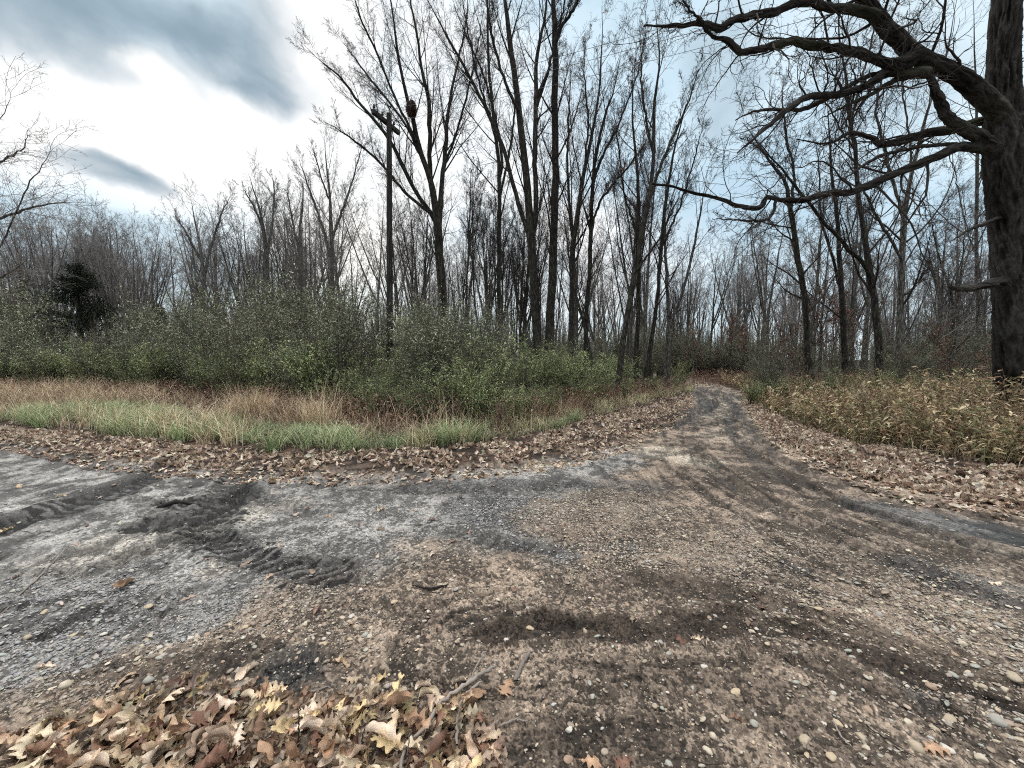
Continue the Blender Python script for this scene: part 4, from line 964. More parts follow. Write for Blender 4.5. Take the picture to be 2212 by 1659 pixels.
T('slim tree with withered leaves still speckling its crown', [
  ([(1264, 855, 10), (1267, 705, 9), (1275, 543, 9), (1280, 407, 8), (1289, 326, 7), (1310, 244, 6), (1327, 190, 4), (1343, 108, 3)], 17.4, 17),
  ([(1281, 400, 5), (1300, 340, 5), (1335, 270, 4), (1370, 180, 3), (1395, 90, 2)], 17.2, 17),
  ([(1277, 500, 5), (1300, 430, 5), (1350, 370, 4), (1400, 300, 3)], 17.2, 16.5)], cfg_fan(14, 6, 6, 3, .24, .25), leaves=(1500, RUST*1.1))
T('crooked young tree leaning left among the slim trunks', [([(1292, 860, 7), (1275, 760, 7), (1262, 705, 6), (1240, 620, 5), (1225, 520, 4), (1215, 430, 2)], 17, 17)], cfg_fan(12, 5, 5, 2, .25, .3))
T('dark tree leaning right at the bend of the leafy bank', [
  ([(1335, 868, 14), (1343, 760, 13), (1362, 640, 12), (1378, 543, 11), (1397, 450, 10), (1411, 353, 8), (1413, 244, 7), (1424, 136, 5), (1419, 54, 4), (1415, 10, 2)], 15.6, 16),
  ([(1397, 450, 7), (1430, 350, 6), (1470, 260, 5), (1500, 180, 3), (1512, 140, 2)], 15.8, 15.4),
  ([(1412, 340, 6), (1395, 250, 5), (1385, 160, 4), (1390, 80, 2)], 15.9, 16.5),
  ([(1370, 590, 5), (1420, 520, 4), (1460, 440, 3), (1480, 380, 2)], 15.7, 15)], cfg_fan(12, 6, 6, 4, .24, .2))
T('thin upright tree behind the right leaning dark one', [([(1371, 855, 11), (1378, 678, 9), (1381, 543, 8), (1377, 380, 7), (1368, 280, 5), (1365, 170, 3), (1366, 110, 2)], 18, 18.3), ([(1380, 520, 5), (1350, 420, 4), (1335, 310, 3), (1325, 220, 2)], 18, 18.5)], cfg_fan(13, 6, 6, 3, .24, .25))
T('thin dark tree slanting right beside the leafy bank', [([(1388, 858, 10), (1408, 733, 9), (1422, 624, 8), (1430, 515, 8), (1446, 380, 6), (1465, 290, 4), (1490, 210, 3), (1508, 172, 2)], 17.4, 17), ([(1428, 540, 5), (1470, 440, 4), (1500, 340, 3), (1520, 260, 2)], 17.2, 16.6)], cfg_fan(12, 6, 6, 3, .24, .25))
T('mossy trunk nearest the left side of the bend', [([(1440, 852, 13), (1443, 760, 11), (1446, 700, 10), (1462, 667, 6), (1484, 597, 6), (1506, 499, 5), (1520, 420, 3), (1530, 360, 2)], 19, 18.5), ([(1446, 705, 8), (1440, 600, 7), (1436, 480, 5), (1440, 380, 3)], 19, 19)], cfg_fan(10, 5, 5, 3, .25, .25), barkm=M_GREY)
# right side
T('tall tree leaning left beyond the weeds, first on the right', [
  ([(1747, 855, 16), (1745, 760, 15), (1737, 640, 14), (1721, 542, 13), (1707, 445, 11), (1694, 391, 9), (1664, 352, 7), (1632, 300, 5), (1600, 260, 3)], 16.5, 16),
  ([(1708, 450, 8), (1715, 380, 6), (1700, 300, 5), (1690, 230, 4), (1695, 160, 2)], 16.2, 17),
  ([(1690, 385, 6), (1650, 330, 4), (1610, 300, 3)], 16.2, 15.4)], cfg_fan(14, 6, 6, 3, .26, .2, a=(25, 60), wig=.1))
T('thick dark trunk with two crossing leaders, second on the right', [
  ([(1828, 850, 17), (1824, 760, 15), (1820, 678, 14), (1812, 542, 11), (1806, 450, 9), (1795, 360, 7), (1790, 260, 4), (1785, 190, 2)], 18, 18),
  ([(1818, 640, 8), (1800, 560, 7), (1775, 480, 6), (1770, 380, 4), (1760, 290, 2)], 18, 19)], cfg_fan(13, 6, 6, 3, .26, .25, a=(25, 60), wig=.1))
T('dark leaning tree with a low fork, third on the right', [
  ([(1902, 860, 20), (1894, 705, 18), (1881, 597, 17), (1867, 505, 13), (1854, 423, 11), (1848, 326, 10), (1837, 260, 9), (1827, 163, 7), (1815, 90, 5), (1810, 0, 4), (1800, -80, 2)], 15, 15),
  ([(1884, 610, 12), (1865, 570, 11), (1816, 521, 9), (1745, 434, 8), (1691, 369, 6), (1650, 320, 4), (1620, 290, 2)], 15, 14),
  ([(1838, 262, 6), (1860, 180, 5), (1880, 100, 4), (1890, 20, 3), (1900, -60, 2)], 15, 16),
  ([(1850, 330, 5), (1800, 250, 4), (1760, 170, 4), (1740, 80, 2)], 15, 14.5)], cfg_fan(12, 6, 6, 4, .26, .2, a=(25, 60), wig=.1))
T('grey tree with a wide forked crown, fourth on the right', [
  ([(1943, 850, 19), (1943, 678, 17), (1949, 542, 15), (1954, 467, 14), (1968, 380, 9), (1985, 310, 8), (2010, 220, 6), (2040, 130, 5), (2060, 40, 3), (2075, -40, 2)], 16, 16.5),
  ([(1951, 470, 9), (1919, 353, 8), (1892, 244, 6), (1905, 160, 4), (1900, 90, 3), (1890, 10, 2)], 16, 15.6),
  ([(1947, 560, 8), (1892, 461, 7), (1865, 407, 5), (1830, 350, 3), (1800, 300, 2)], 16, 15),
  ([(1970, 378, 6), (1965, 290, 5), (1950, 190, 4), (1960, 90, 3), (1965, 0, 2)], 16.2, 17),
  ([(1948, 640, 7), (1975, 620, 6), (1995, 590, 4), (2015, 550, 2)], 16, 15.5)], cfg_fan(12, 6, 6, 3, .26, .2, a=(25, 60), wig=.1), barkm=M_GREY)
T('slim pale tree close beside the great oak trunk', [
  ([(2113, 850, 11), (2112, 678, 10), (2109, 500, 9), (2111, 326, 8), (2108, 200, 6), (2105, 80, 4), (2100, -40, 2)], 22, 22),
  ([(2112, 560, 5), (2085, 480, 4), (2065, 380, 3), (2050, 300, 2)], 22, 22), ([(2108, 420, 5), (2135, 300, 4), (2150, 180, 2)], 22, 22)], cfg_fan(14, 6, 5, 3, .26, .15, a=(30, 65)), barkm=M_GREY)
T('thin two stemmed tree well left of the great oak', [([(2060, 850, 8), (2060, 760, 8), (2055, 640, 7), (2030, 560, 5), (2010, 470, 3), (2000, 400, 2)], 20, 20), ([(2058, 700, 6), (2075, 600, 5), (2085, 500, 3), (2080, 400, 2)], 20, 21)], cfg_fan(14, 6, 5, 3, .3, .2, a=(30, 65)))
T('dead leaning stem fallen against the thicket before the oak', [([(2010, 850, 8), (2040, 790, 8), (2080, 735, 7), (2110, 700, 5), (2140, 670, 3)], 12.5, 13.5)], [dict(n=8, t0=.2, t1=1, a0=40, a1=80, lf=.3, rf=.4, L=6, wig=.15, up=.02, rmin=.004)])
# left wood: taller individuals
T('tall spreading tree standing above the left wood, nearest the pole', [
  ([(715, 700, 12), (717, 600, 10), (716, 500, 8), (712, 420, 6), (705, 350, 4), (700, 290, 2)], 29, 29),
  ([(717, 560, 6), (690, 470, 5), (665, 400, 4), (645, 340, 2)], 29, 28), ([(716, 520, 6), (745, 440, 5), (770, 360, 3), (785, 300, 2)], 29, 30), ([(714, 440, 4), (690, 370, 3), (675, 310, 2)], 29, 29)], cfg_fan(11, 6, 6, 3, .28, .2, .005), barkm=M_GREY)
T('tall two topped tree rising from the middle of the left wood', [
  ([(582, 710, 12), (578, 600, 10), (572, 520, 8), (562, 460, 6), (548, 410, 4), (535, 372, 2)], 31, 31), ([(576, 560, 6), (588, 480, 5), (592, 420, 4), (588, 375, 2)], 31, 32), ([(570, 500, 5), (550, 450, 4), (520, 400, 2)], 31, 30)], cfg_fan(11, 6, 6, 3, .28, .2, .005), barkm=M_GREY)
T('forked tree in the left wood with a wide open crown', [
  ([(438, 715, 11), (440, 600, 9), (432, 530, 7), (420, 470, 5), (412, 430, 2)], 32, 32), ([(440, 600, 7), (460, 520, 6), (480, 460, 4), (500, 420, 2)], 32, 33), ([(432, 560, 5), (400, 500, 4), (375, 460, 2)], 32, 31)], cfg_fan(11, 6, 6, 3, .3, .2, .005), barkm=M_GREY)
T('upright tree in the left wood right of the tall two topped one', [([(645, 715, 10), (650, 600, 9), (648, 500, 7), (655, 430, 5), (652, 380, 3)], 33, 33), ([(650, 560, 5), (630, 470, 4), (620, 400, 2)], 33, 33)], cfg_fan(11, 6, 6, 3, .28, .2, .005), barkm=M_GREY)
made = []
for label, stems, cfg, k in TR:
    k = {a: b for a, b in k.items() if a != 'k'}
    ss = [px_stem(p, y0, y1, 26, .012 if i_ == 0 else .02, ground=(i_ == 0 or (label.startswith('tall dark tree forking') and i_ == 1))) for i_, (p, y0, y1) in enumerate(stems)]
    k.setdefault('group', None)
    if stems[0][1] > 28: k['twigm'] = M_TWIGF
    made.append(build_tree('bare_tree', label, ss, cfg, **k))

# pale tree entering from the left edge
ss = [px_stem([(-190, 900, 34), (-180, 760, 30), (-150, 620, 24), (-100, 560, 20)], 9, 9, 26, .01, True),
      px_stem([(-100, 560, 12), (-40, 555, 7), (0, 531, 5), (27, 477, 4.5), (60, 401, 4), (90, 360, 3), (119, 298, 1.5)], 9, 8.6, 26),
      px_stem([(-110, 560, 14), (-80, 430, 8), (-40, 330, 5), (0, 260, 3), (20, 210, 2), (10, 170, 1.5)], 9, 9.3, 26),
      px_stem([(-90, 520, 10), (-20, 480, 7), (60, 450, 5), (120, 440, 3), (190, 436, 2)], 9, 8.5, 26),
      px_stem([(-60, 400, 8), (0, 350, 5), (50, 320, 4), (60, 280, 2)], 9.1, 9, 26),
      px_stem([(-120, 600, 12), (-40, 610, 8), (20, 590, 5), (60, 560, 3)], 9, 9, 26)]
build_tree('bare_tree', 'pale bare tree reaching its twigs in from the left edge', ss, [dict(n=18, t0=.2, t1=1, a0=25, a1=65, lf=.4, rf=.3, L=9, wig=.10, up=.01, rmin=.003, rmaxv=.012),
    dict(n=6, t0=.15, t1=1, a0=25, a1=65, lf=.5, rf=.6, L=7, wig=.14, up=-.01, rmin=.0026), dict(n=5, t0=.15, t1=1, a0=25, a1=65, lf=.5, rf=.7, L=5, wig=.16, up=-.01, rmin=.002)], M_GREY, M_TWIGP)

# --- generic wood trees: prototypes then copies
def proto_tree(h, r, nst, spread, cfg, seed, lean=.03, barkm=M_BARK, twigm=M_TWIG, leaves=None, forks=2):
    global rng
    keep = rng; rng = np.random.default_rng(seed)
    L = 18; t = np.linspace(0, 1, L); a = rng.uniform(0, 6.28)
    P = np.stack([h*lean*t**1.5*math.cos(a)+.12*np.cumsum(rng.normal(0, .25, L)), h*lean*t**1.5*math.sin(a)+.12*np.cumsum(rng.normal(0, .25, L)), h*t*.93], -1); P[:, :2] -= P[0, :2]; P[0, 2] = -.15
    Rr = r*(1-t)**.8+.006; Rr[0] *= 1.3
    main = np.concatenate([P, Rr[:, None]], 1); stems = [main]
    for f in range(forks):
        i0 = int(L*rng.uniform(.22, .55)); az = rng.uniform(0, 6.28); hh = (h-P[i0, 2])*rng.uniform(.7, .98); s = np.linspace(0, 1, L)
        out_ = spread*hh*(s**.8); Q = P[i0][None]+np.stack([np.cos(az)*out_, np.sin(az)*out_, hh*s], -1)+np.cumsum(rng.normal(0, .03, (L, 3)), 0)*np.linspace(0, 1, L)[:, None]
        stems.append(np.concatenate([Q, (Rr[i0]*.75*(1-s)**.85+.006)[:, None]], 1))
    g_, tips = grow_crown(stems, cfg)
    g1 = Geo()
    for s in stems: V, q = tubes(s[None, :, :3], s[None, :, 3], 8); g1.add(V, [q])
    res = {'trunk': (g1.mesh('trunk', (0, 0, 0), False), barkm), 'crown': (g_.mesh('crown', (0, 0, 0), False), twigm)}
    if leaves:
        cnt_, pal, ls, zmax = leaves; tt = tips[tips[:, 2] < zmax*h]; id_ = rng.integers(0, len(tt), cnt_); p = tt[id_]+rng.normal(0, .05, (cnt_, 3))
        lg_ = Geo(); scatter(lg_, SMALL, p, rng.uniform(0, 6.28, cnt_), rng.normal(-.9, .6, cnt_), rng.normal(0, .6, cnt_), rng.uniform(.7, 1.4, cnt_)*ls, pick(pal, cnt_, .3))
        res['leaves'] = (lg_.mesh('leaves'), M_LEAF)
    for me_, m_ in res.values(): me_.materials.append(m_)
    rng = keep
    return res
def place(proto, name, label, cat, group, x, y, s=1.0, rz=None, sz=None):
    root = thing(name, label, cat, (x, y, float(gz(x, y)[0])), group)
    root.rotation_euler = (random.gauss(0, .02), random.gauss(0, .02), random.uniform(0, 6.28) if rz is None else rz); root.scale = (s, s, s if sz is None else sz)
    for part, (me_, m_) in proto.items():
        c_ = bpy.data.objects.new(part, me_); COL.objects.link(c_); c_.parent = root
    return root
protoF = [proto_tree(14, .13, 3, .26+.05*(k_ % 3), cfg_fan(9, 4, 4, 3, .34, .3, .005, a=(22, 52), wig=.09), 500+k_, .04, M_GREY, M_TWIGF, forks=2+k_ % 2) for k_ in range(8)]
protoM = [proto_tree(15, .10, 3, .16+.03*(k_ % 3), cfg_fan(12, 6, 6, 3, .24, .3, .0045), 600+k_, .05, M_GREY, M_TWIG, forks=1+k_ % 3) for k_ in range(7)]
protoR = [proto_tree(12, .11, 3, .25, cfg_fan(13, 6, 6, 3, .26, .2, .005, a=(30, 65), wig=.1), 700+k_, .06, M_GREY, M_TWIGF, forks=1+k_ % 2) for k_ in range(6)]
ptop = lambda sx: np.interp(sx, [-400, 60, 150, 220, 300, 400, 480, 520, 560, 600, 650, 700, 800, 900], [520, 500, 462, 480, 492, 465, 455, 470, 440, 450, 440, 420, 430, 420])
NLEFT = 'slim bare tree in the hazy wood behind the left thicket'
for k_ in range(118):
    sx = random.uniform(-350, 900); Y = random.uniform(30, 52); ty = float(ptop(sx))-12+abs(random.gauss(0, 36)); h = CAMH+(HOR-ty)/F*Y
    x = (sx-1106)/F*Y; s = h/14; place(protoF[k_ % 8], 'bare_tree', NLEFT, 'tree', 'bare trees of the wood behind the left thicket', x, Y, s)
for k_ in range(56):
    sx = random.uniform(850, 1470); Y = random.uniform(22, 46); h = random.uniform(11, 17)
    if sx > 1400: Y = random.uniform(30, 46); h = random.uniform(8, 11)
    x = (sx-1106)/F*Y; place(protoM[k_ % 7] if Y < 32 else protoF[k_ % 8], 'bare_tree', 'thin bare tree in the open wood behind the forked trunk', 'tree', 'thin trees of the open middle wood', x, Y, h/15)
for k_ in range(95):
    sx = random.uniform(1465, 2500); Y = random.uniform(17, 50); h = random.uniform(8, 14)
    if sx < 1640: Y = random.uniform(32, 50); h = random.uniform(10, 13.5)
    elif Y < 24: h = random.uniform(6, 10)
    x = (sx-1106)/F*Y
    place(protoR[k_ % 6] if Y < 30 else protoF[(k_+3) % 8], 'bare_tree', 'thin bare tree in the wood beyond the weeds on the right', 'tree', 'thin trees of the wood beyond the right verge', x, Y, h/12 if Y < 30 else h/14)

# far wood beyond counting
g_ = Geo(); n = 1500; Y = rng.uniform(52, 95, n); sx = rng.uniform(-500, 2700, n); x = (sx-1106)/F*Y; h = rng.uniform(8, 15, n)*np.where((sx > 1430) & (sx < 1700), .8, 1)
L = 6; t = np.linspace(0, 1, L); P = np.stack([x[:, None]+rng.normal(0, .05, (n, 1))*h[:, None]*t+rng.normal(0, .12, (n, L)), Y[:, None]+0*t[None], h[:, None]*t[None]], -1)
Rr = (.11*(1-t)+.012)[None]*rng.uniform(.6, 1.4, (n, 1)); V, q = tubes(P, Rr, 4); g_.add(V, [q])
lv = spawn(P, Rr, h, 8, .3, .97, 20, 50, .25, .5, 5, .1, .06, .012); V, q = tubes(lv[0], lv[1], 3); g_.add(V, [q])
lv = spawn(*lv, 5, .2, 1, 20, 60, .5, .6, 4, .15, .04, .009); V, q = tubes(lv[0], lv[1], 3); g_.add(V, [q])
n = 34000; Y = rng.uniform(46, 62, n); sx = rng.uniform(-500, 2700, n); x = (sx-1106)/F*Y; hh = 2.2+2.6*vn2(x*.25, Y*.25, 88); zz = hh*rng.random(n)**.8
g3 = Geo(); scatter(g3, SMALL, np.stack([x, Y, zz], -1), rng.uniform(0, 6.28, n), rng.normal(0, .7, n), rng.normal(0, .7, n), rng.uniform(.14, .3, n), pick(np.array([[.13, .14, .10], [.16, .16, .12], [.10, .105, .08], [.17, .12, .09]]), n, .3))
o = obj('distant_scrub', g3.mesh('distant_scrub'), M_GRASS); tag(o, 'grey green scrub filling the far woods near the ground', 'scrub', kind='stuff')
M_FAR = flat('hazed_wood_bark', (.17, .16, .155), .95, .1)  # distance haze put into this paler bark colour
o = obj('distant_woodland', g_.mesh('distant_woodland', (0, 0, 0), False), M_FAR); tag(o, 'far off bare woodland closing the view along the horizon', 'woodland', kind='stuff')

# --- saplings holding rusty leaves
protoS = [proto_tree(4.5, .035, 2, .3, cfg_fan(12, 6, 4, 0, .34, .15, .004, a=(35, 70), wig=.1), 800+k_, .05, M_GREY, M_TWIG, leaves=(750, np.array([[.25, .15, .115], [.20, .12, .09], [.32, .21, .16], [.16, .10, .08]]), .09, 1.2), forks=1) for k_ in range(4)]
SAP = [(725, 21, 5.0, 'rusty leaved sapling standing up out of the thicket left of the pole'), (970, 20, 3.6, 'rusty leaved sapling at the foot of the fan shaped tree'), (868, 19, 3.4, 'rusty leaved sapling just right of the utility pole'), (1025, 20, 3.0, 'low rusty sapling before the slender straight tree'),
       (1500, 27, 4.0, 'rusty leaved sapling beyond the bend, left of the pair'), (1578, 27, 4.8, 'rusty leaved sapling beyond the bend, right of the pair'), (1610, 24, 3.6, 'short rusty sapling right of the far bend'), (1712, 15.5, 2.8, 'rusty sapling at the foot of the first tree on the right'),
       (1725, 19, 5.2, 'taller rusty sapling behind the first tree on the right'), (1790, 19, 5.0, 'rusty sapling between the first two right hand trees'), (1965, 14, 1.9, 'low rusty sapling before the grey forked tree'), (2060, 12.5, 2.2, 'rusty bush sapling in the weeds left of the oak'),
       (2110, 11.5, 1.9, 'low rusty sapling right beside the oak foot'), (2225, 10.2, 2.9, 'rusty sapling behind the oak at the right edge'), (2010, 16, 3.1, 'rusty sapling near the fallen leaning stem'), (1660, 20, 2.2, 'tiny rusty sapling where the right verge narrows')]
for k_, (sx, Y, h, lb) in enumerate(SAP):
    place(protoS[k_ % 4], 'young_oak', lb, 'sapling', 'saplings still holding rusty leaves', (sx-1106)/F*Y, Y, h/4.5)

# ------------------------------------------------------------------ thicket shrubs
def proto_shrub(h, spread, nst, seed, pal, leafn, ls, leafz=0):
    global rng
    keep = rng; rng = np.random.default_rng(seed); L = 9; t = np.linspace(0, 1, L)
    az = rng.uniform(0, 6.28, nst); hh = h*rng.uniform(.6, 1.0, nst); out_ = spread*rng.uniform(.15, 1.0, nst)
    P = np.stack([np.cos(az)[:, None]*(.12+out_[:, None]*t[None]**1.4), np.sin(az)[:, None]*(.12+out_[:, None]*t[None]**1.4), hh[:, None]*(t[None]**.85)], -1)+rng.normal(0, .03, (nst, L, 3)); P[:, 0, 2] = -.1
    Rr = (.016*(1-t)+.004)[None]*rng.uniform(.6, 1.3, (nst, 1)); g1 = Geo(); V, q = tubes(P, Rr, 5); g1.add(V, [q])
    lv = spawn(P, Rr, hh, 9, .15, 1, 20, 60, .38, .5, 6, .14, .02, .0028); V, q = tubes(lv[0], lv[1], 3); g1.add(V, [q])
    l2 = spawn(*lv, 6, .1, 1, 20, 65, .5, .6, 5, .16, .02, .002); V, q = tubes(l2[0], l2[1], 3); g1.add(V, [q])
    pts = np.concatenate([l2[0].reshape(-1, 3), lv[0].reshape(-1, 3)]); pts = np.concatenate([pts[pts[:, 2] > leafz*h], pts[(pts[:, 2] < .35*h) & (pts[:, 2] > leafz*h)]])
    id_ = rng.integers(0, len(pts), leafn); p = pts[id_]+rng.normal(0, .05, (leafn, 3)); g2 = Geo()
    scatter(g2, SMALL, p, rng.uniform(0, 6.28, leafn), rng.normal(0, .6, leafn), rng.normal(0, .6, leafn), rng.uniform(.7, 1.3, leafn)*ls, pick(pal, leafn, .35))
    for _k in range(1):
        nb_ = 7; az = rng.uniform(0, 6.28, nb_); hh2 = h*rng.uniform(1.0, 1.35, nb_); o2 = spread*rng.uniform(.1, .8, nb_)
        P9 = np.stack([np.cos(az)[:, None]*o2[:, None]*t[None]**1.5, np.sin(az)[:, None]*o2[:, None]*t[None]**1.5, hh2[:, None]*t[None]], -1)+rng.normal(0, .025, (nb_, L, 3)); P9[:, 0, 2] = -.1
        V, q = tubes(P9, (.013*(1-t)+.003)[None]*np.ones((nb_, 1)), 4); g1.add(V, [q]); l9 = spawn(P9, np.full((nb_, L), .006), hh2, 10, .4, 1, 20, 55, .22, .5, 5, .12, .05, .0025); V, q = tubes(l9[0], l9[1], 3); g1.add(V, [q])
    res = {'stems': (g1.mesh('stems', (0, 0, 0), False), M_GREYT), 'foliage': (g2.mesh('foliage'), M_SHRUB)}
    for me_, m_ in res.values(): me_.materials.append(m_)
    rng = keep; return res
M_GREYT = flat('shrub_stem', (.12, .105, .085), .9, .3)
OLIVE = np.array([[.15, .165, .11], [.20, .215, .145], [.10, .11, .075], [.28, .30, .21], [.50, .52, .40], [.15, .19, .09], [.12, .14, .085]])
BRIGHT = np.array([[.19, .26, .09], [.26, .34, .13], [.14, .18, .08], [.32, .37, .20], [.42, .42, .25]])
MUTED = np.array([[.13, .15, .095], [.16, .18, .12], [.11, .12, .08], [.22, .22, .16]])
shA = [proto_shrub(3.4, 1.5, 16, 900+k_, OLIVE, 3500, .072) for k_ in range(6)]
shB = [proto_shrub(2.0, 1.0, 14, 920+k_, BRIGHT, 2600, .068) for k_ in range(4)]
shC = [proto_shrub(4.2, 1.6, 15, 940+k_, MUTED, 3400, .075, .02) for k_ in range(5)]
topY = lambda sx: float(np.interp(sx, [-400, 0, 130, 250, 400, 600, 800, 900, 1000, 1150, 1250, 1350, 1480], [672, 672, 690, 700, 682, 668, 655, 672, 705, 735, 755, 765, 780]))
frontY = lambda sx: float(gp(sx, float(np.interp(sx, LX, LE4)))[1])
rows = [(-.2, .7, 52, .40), (1.2, 2.8, 38, .7), (4.5, 8, 44, .92), (9, 14, 44, 1.0)]
idx = 0
for (d0, d1, cnt_, hf) in rows:
    for k_ in range(cnt_):
        sx = -380+(1480+380)*(k_+random.random())/cnt_; Yf = frontY(sx); Y = Yf+random.uniform(d0, d1)
        if sx > 1230 and d0 > 1 and random.random() < .35: continue
        x = (sx-1106)/F*Y; full = CAMH+(HOR-topY(sx)+22)/F*(Yf+10)
        h = max(.9, full*hf*random.uniform(.72, 1.18))
        if sx > 1100: h = max(.8, h*.8)
        if abs(sx-840) < 70 and Y < 17: h = max(.8, h*.62)
        if abs(sx-180) < 90: h = max(.9, min(h, 2.9 if Y < 24 else 1.5))
        if h < 2.2: P_, hb = shB[idx % 4], 2.0
        else: P_, hb = shA[idx % 6], 3.4
        lab = 'low bright green shrub along the front of the left thicket' if h < 2.2 else 'tall olive green honeysuckle shrub massed in the left thicket'
        s = h/hb; o = place(P_, 'honeysuckle_shrub', lab, 'shrub', 'shrubs of the left thicket, '+('low front row' if h < 2.2 else 'tall rows'), x, Y, s*1.0); idx += 1
for k_ in range(190):   # muted understory beyond the right verge and in the middle wood
    if k_ < 118: sx = random.uniform(1500, 2450); Y = random.uniform(19, 38)
    else: sx = random.uniform(950, 1490); Y = random.uniform(25, 42)
    if 50 <= k_ < 72: sx = random.uniform(1420, 1660); Y = random.uniform(31, 42)
    if 72 <= k_ < 80: sx = random.uniform(1485, 1530); Y = random.uniform(36, 44)
    if k_ < 20: sx = random.uniform(1640, 2400); Y = random.uniform(13.5, 18)
    if sx < 1640 and Y < 30 and k_ < 118: Y += 10
    h = random.uniform(2.4, 4.2) if Y > 18 else random.uniform(1.4, 2.6); x = (sx-1106)/F*Y
    place(shC[k_ % 5], 'understory_shrub', 'thin muted green shrub under the bare trees '+('beyond the right verge' if k_ < 118 else 'of the middle wood'), 'shrub', 'understory shrubs '+('beyond the right verge' if k_ < 118 else 'of the middle wood'), x, Y, h/4.2)
for k_ in range(9):
    sx = 1640+k_*62+random.uniform(-20, 20); Y = random.uniform(11.5, 14.5); x = (sx-1106)/F*Y
    place(shB[k_ % 4], 'green_bush', 'small bright leaved bush at the back of the weeds', 'bush', 'small bushes behind the right hand weeds', x, Y, random.uniform(.4, .65))

# ------------------------------------------------------------------ cedars
def cedar(sx, Y, h, w, label, seed):
    r = np.random.default_rng(seed); x = (sx-1106)/F*Y; base = (x, Y, float(gz(x, Y)[0])); root = thing('cedar_tree', label, 'tree', base)
    g1 = Geo(); t = np.linspace(0, 1, 8); P = np.stack([0*t, 0*t, h*.95*t-.1], -1); V, q = tubes(P[None], (.14*(1-t)+.01)[None], 8); g1.add(V, [q]); obj('trunk', g1.mesh('trunk', (0, 0, 0), False), M_BARK, root)
    g2 = Geo(); nb = 150; zz = r.uniform(.1, .97, nb); az = r.uniform(0, 6.28, nb); rad = w/2*(1-zz**1.7)**.7*r.uniform(.6, 1.1, nb)
    s = np.linspace(0, 1, 6); B = np.stack([np.cos(az)[:, None]*rad[:, None]*s, np.sin(az)[:, None]*rad[:, None]*s, (h*zz)[:, None]+rad[:, None]*(.25*s-.1*s*s)], -1)
    V, q = tubes(B, np.repeat((.015*(1-s)+.003)[None], nb, 0), 3); g2.add(V, [q], (.05, .04, .03)); cnt_ = 14000
    id_ = r.integers(0, nb, cnt_); ts = r.random(cnt_)**.6; f = ts*4.99; i_ = f.astype(int); fr = (f-i_)[:, None]; p = B[id_, i_]*(1-fr)+B[id_, i_+1]*fr+r.normal(0, .13, (cnt_, 3))
    scatter(g2, SMALL, p, r.uniform(0, 6.28, cnt_), r.normal(.2, .7, cnt_), r.normal(0, .7, cnt_), r.uniform(.08, .16, cnt_), pick(np.array([[.018, .026, .016], [.026, .034, .02], [.012, .018, .012]]), cnt_, .3))
    obj('foliage', g2.mesh('foliage'), M_NEED, root)
cedar(182, 24.5, 7.6, 4.8, 'large dark evergreen cedar behind the left thicket', 1)
cedar(352, 30, 5.6, 2.2, 'narrow dark evergreen between bare trunks of the left wood', 2)
cedar(305, 29, 4.4, 2.2, 'low dark evergreen poking above the thicket', 3)

# ------------------------------------------------------------------ squirrel nest
nx = at(889, 236, 20.2); nest = thing('squirrel_nest', 'dark ball shaped leaf nest lodged high in the fan shaped tree', 'nest', nx)
g_ = Geo(); n = 900; d = rng.normal(size=(n, 3)); d /= np.linalg.norm(d, axis=1, keepdims=True); p = d*np.array([.24, .24, .42])*rng.uniform(.5, 1.05, (n, 1))
scatter(g_, FAR_LEAF, p, rng.uniform(0, 6.28, n), rng.normal(0, 1, n), rng.normal(0, 1, n), rng.uniform(.08, .16, n), pick(RUST*.5, n, .3)); obj('leaf_ball', g_.mesh('leaf_ball'), M_LEAF, nest)
g_ = Geo(); p0 = rng.normal(0, .14, (60, 3)); dd = rng.normal(size=(60, 3)); dd /= np.linalg.norm(dd, axis=1, keepdims=True); P = p0[:, None]+dd[:, None]*np.linspace(-.28, .28, 4)[None, :, None]; V, q = tubes(P, np.full((60, 4), .006), 3); g_.add(V, [q]); obj('twigs', g_.mesh('twigs', (0, 0, 0), False), M_TWIG, nest)

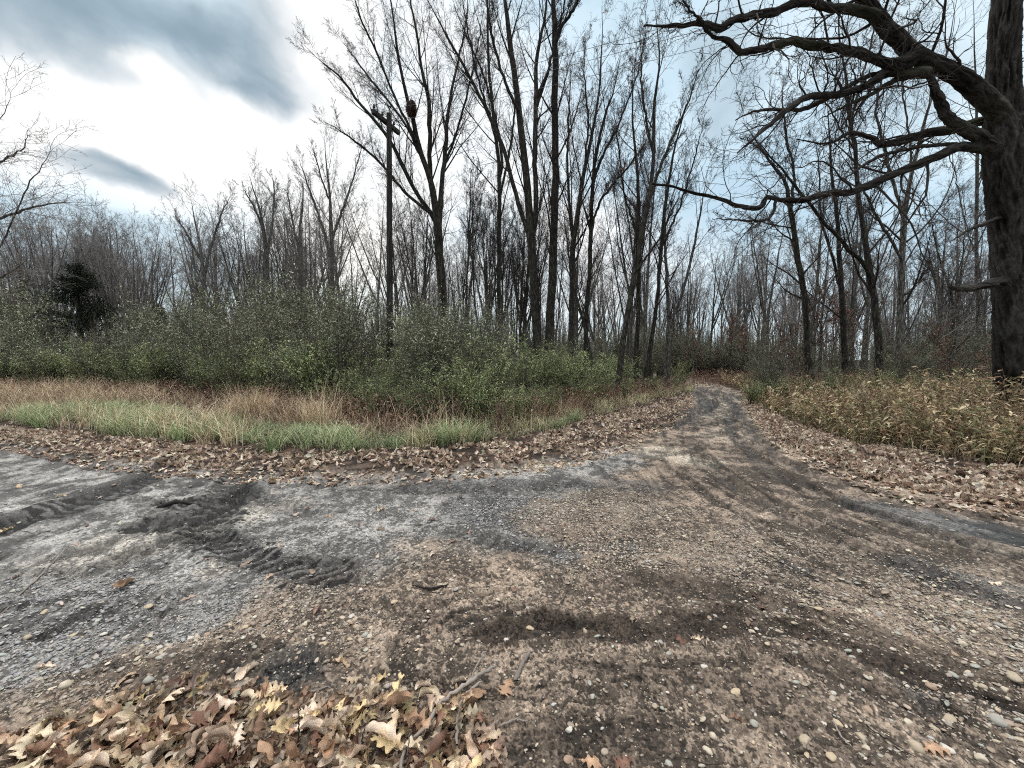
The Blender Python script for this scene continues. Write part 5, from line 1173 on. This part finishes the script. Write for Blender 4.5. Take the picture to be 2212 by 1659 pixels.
# ------------------------------------------------------------------ utility poles and wires
def utility_pole(base, top, arm_a, arm_b, label, r=.13):
    base = np.array(base, float); root = thing('utility_pole', label, 'utility pole', base)
    L = 30; t = np.linspace(0, 1, L); top = np.array(top); P = base+(top-base)*t[:, None]; P[0, 2] -= .4
    V, q = tubes(P[None], (r*1.15*(1-t)+r*.82*t)[None], 20); g_ = Geo(); g_.add(V, [q])
    ctr = P[-1]; g_.add(np.vstack([V[-20:], ctr+[0, 0, .02]]), [np.array([[i_, (i_+1) % 20, 20] for i_ in range(20)])])
    obj('pole', g_.mesh('pole', base, False), M_POLE, root)
    a = np.array(arm_a); b = np.array(arm_b); d = (b-a); ln = np.linalg.norm(d); d /= ln; s = np.cross(d, [0, 0, 1]); s /= np.linalg.norm(s); u = np.array([0, 0, 1.])
    import bmesh
    bm = bmesh.new(); bmesh.ops.create_cube(bm, size=1); bmesh.ops.scale(bm, vec=(ln, .14, .19), verts=bm.verts); bmesh.ops.bevel(bm, geom=bm.edges[:], offset=.012, segments=2, affect='EDGES')
    me_ = bpy.data.meshes.new('crossarm'); M = Matrix((( *d, ), (*s, ), (*u, ))).transposed().to_4x4(); M.translation = Vector((a+b)/2-base-s*(r*.82+.05)); bm.transform(M); bm.to_mesh(me_); bm.free(); obj('crossarm', me_, M_POLE, root)
    off = -s*(r*.82+.05); tips_ = []
    for f in (.06, .36, .80):
        c0 = a+d*ln*f-base+off+u*.065
        prof = [(0, .012), (.10, .012), (.10, .035), (.13, .05), (.16, .05), (.17, .03), (.20, .045), (.235, .04), (.25, .018), (.26, .001)]
        P_ = np.array([c0+u*z_ for z_, _ in prof]); V, q = tubes(P_[None], np.array([[w for _, w in prof]]), 14); g_ = Geo(); g_.add(V, [q]); obj('insulator', g_.mesh('insulator', (0, 0, 0), False), M_GLASS, root); tips_.append(base+c0+u*.23)
    for f in (.14, .82):
        p0 = a+d*ln*f-base+off*.9-u*.05; p1 = top-base-u*.75+off*.6
        P_ = np.array([p0*(1-k_)+p1*k_ for k_ in (0, .33, .66, 1)]); V, q = tubes(P_[None], np.full((1, 4), .016), 6); g_ = Geo(); g_.add(V, [q]); obj('brace', g_.mesh('brace', (0, 0, 0), False), M_STEEL, root)
    c0 = (a+b)/2-base; P_ = np.array([c0-s*(r*1.9), c0+s*(r*1.2)]); V, q = tubes(P_[None], np.full((1, 2), .014), 8); g_ = Geo(); g_.add(V, [q]); obj('bolt', g_.mesh('bolt', (0, 0, 0), False), M_STEEL, root)
    return tips_
PY = 17.0
tp = at(836, 240, PY); bs = at(840, 800, PY); bx, by = bs[0], bs[1]; bz = float(gz(bx, by)[0])
aa = at(811, 236, PY*.955); bb = at(868, 287, PY*1.045); hz = (aa[2]+bb[2])/2; aa[2] = bb[2] = hz
mid = (aa+bb)/2; top_ = np.array([mid[0], mid[1], hz+.32])
tips_ = utility_pole((bx+.03, by, bz), top_, aa, bb, 'weathered wooden utility pole with slanting crossarm rising from the thicket')
FY = 60; fx = (46-1106)/F*FY; fz = CAMH+(HOR-640)/F*FY
utility_pole((fx, FY, -.1), (fx, FY, fz), (fx-1.3, FY+.3, fz-.3), (fx+1.3, FY-.3, fz-.3), 'distant utility pole top showing above the thicket at the far left', .16)
dirw = np.array([.92, -.39, 0]); 
for k_, (tpt, lb) in enumerate(zip(tips_, ('lowest of three', 'middle of three', 'highest of three'))):
    e = tpt+dirw*46+np.array([0, 0, .6]); t = np.linspace(0, 1, 60)[:, None]; P = tpt*(1-t)+e*t; P[:, 2] -= (4*t*(1-t))[:, 0]*.9
    V, q = tubes(P[None], np.full((1, 60), .007), 5); g_ = Geo(); g_.add(V, [q]); ob = obj('power_line', g_.mesh('power_line', tpt, False), M_STEEL, loc=tpt); tag(ob, 'thin overhead wire from the utility pole towards the oak, '+lb, 'wire')
print('objects', len(bpy.data.objects), 'verts', sum(len(m.vertices) for m in bpy.data.meshes))
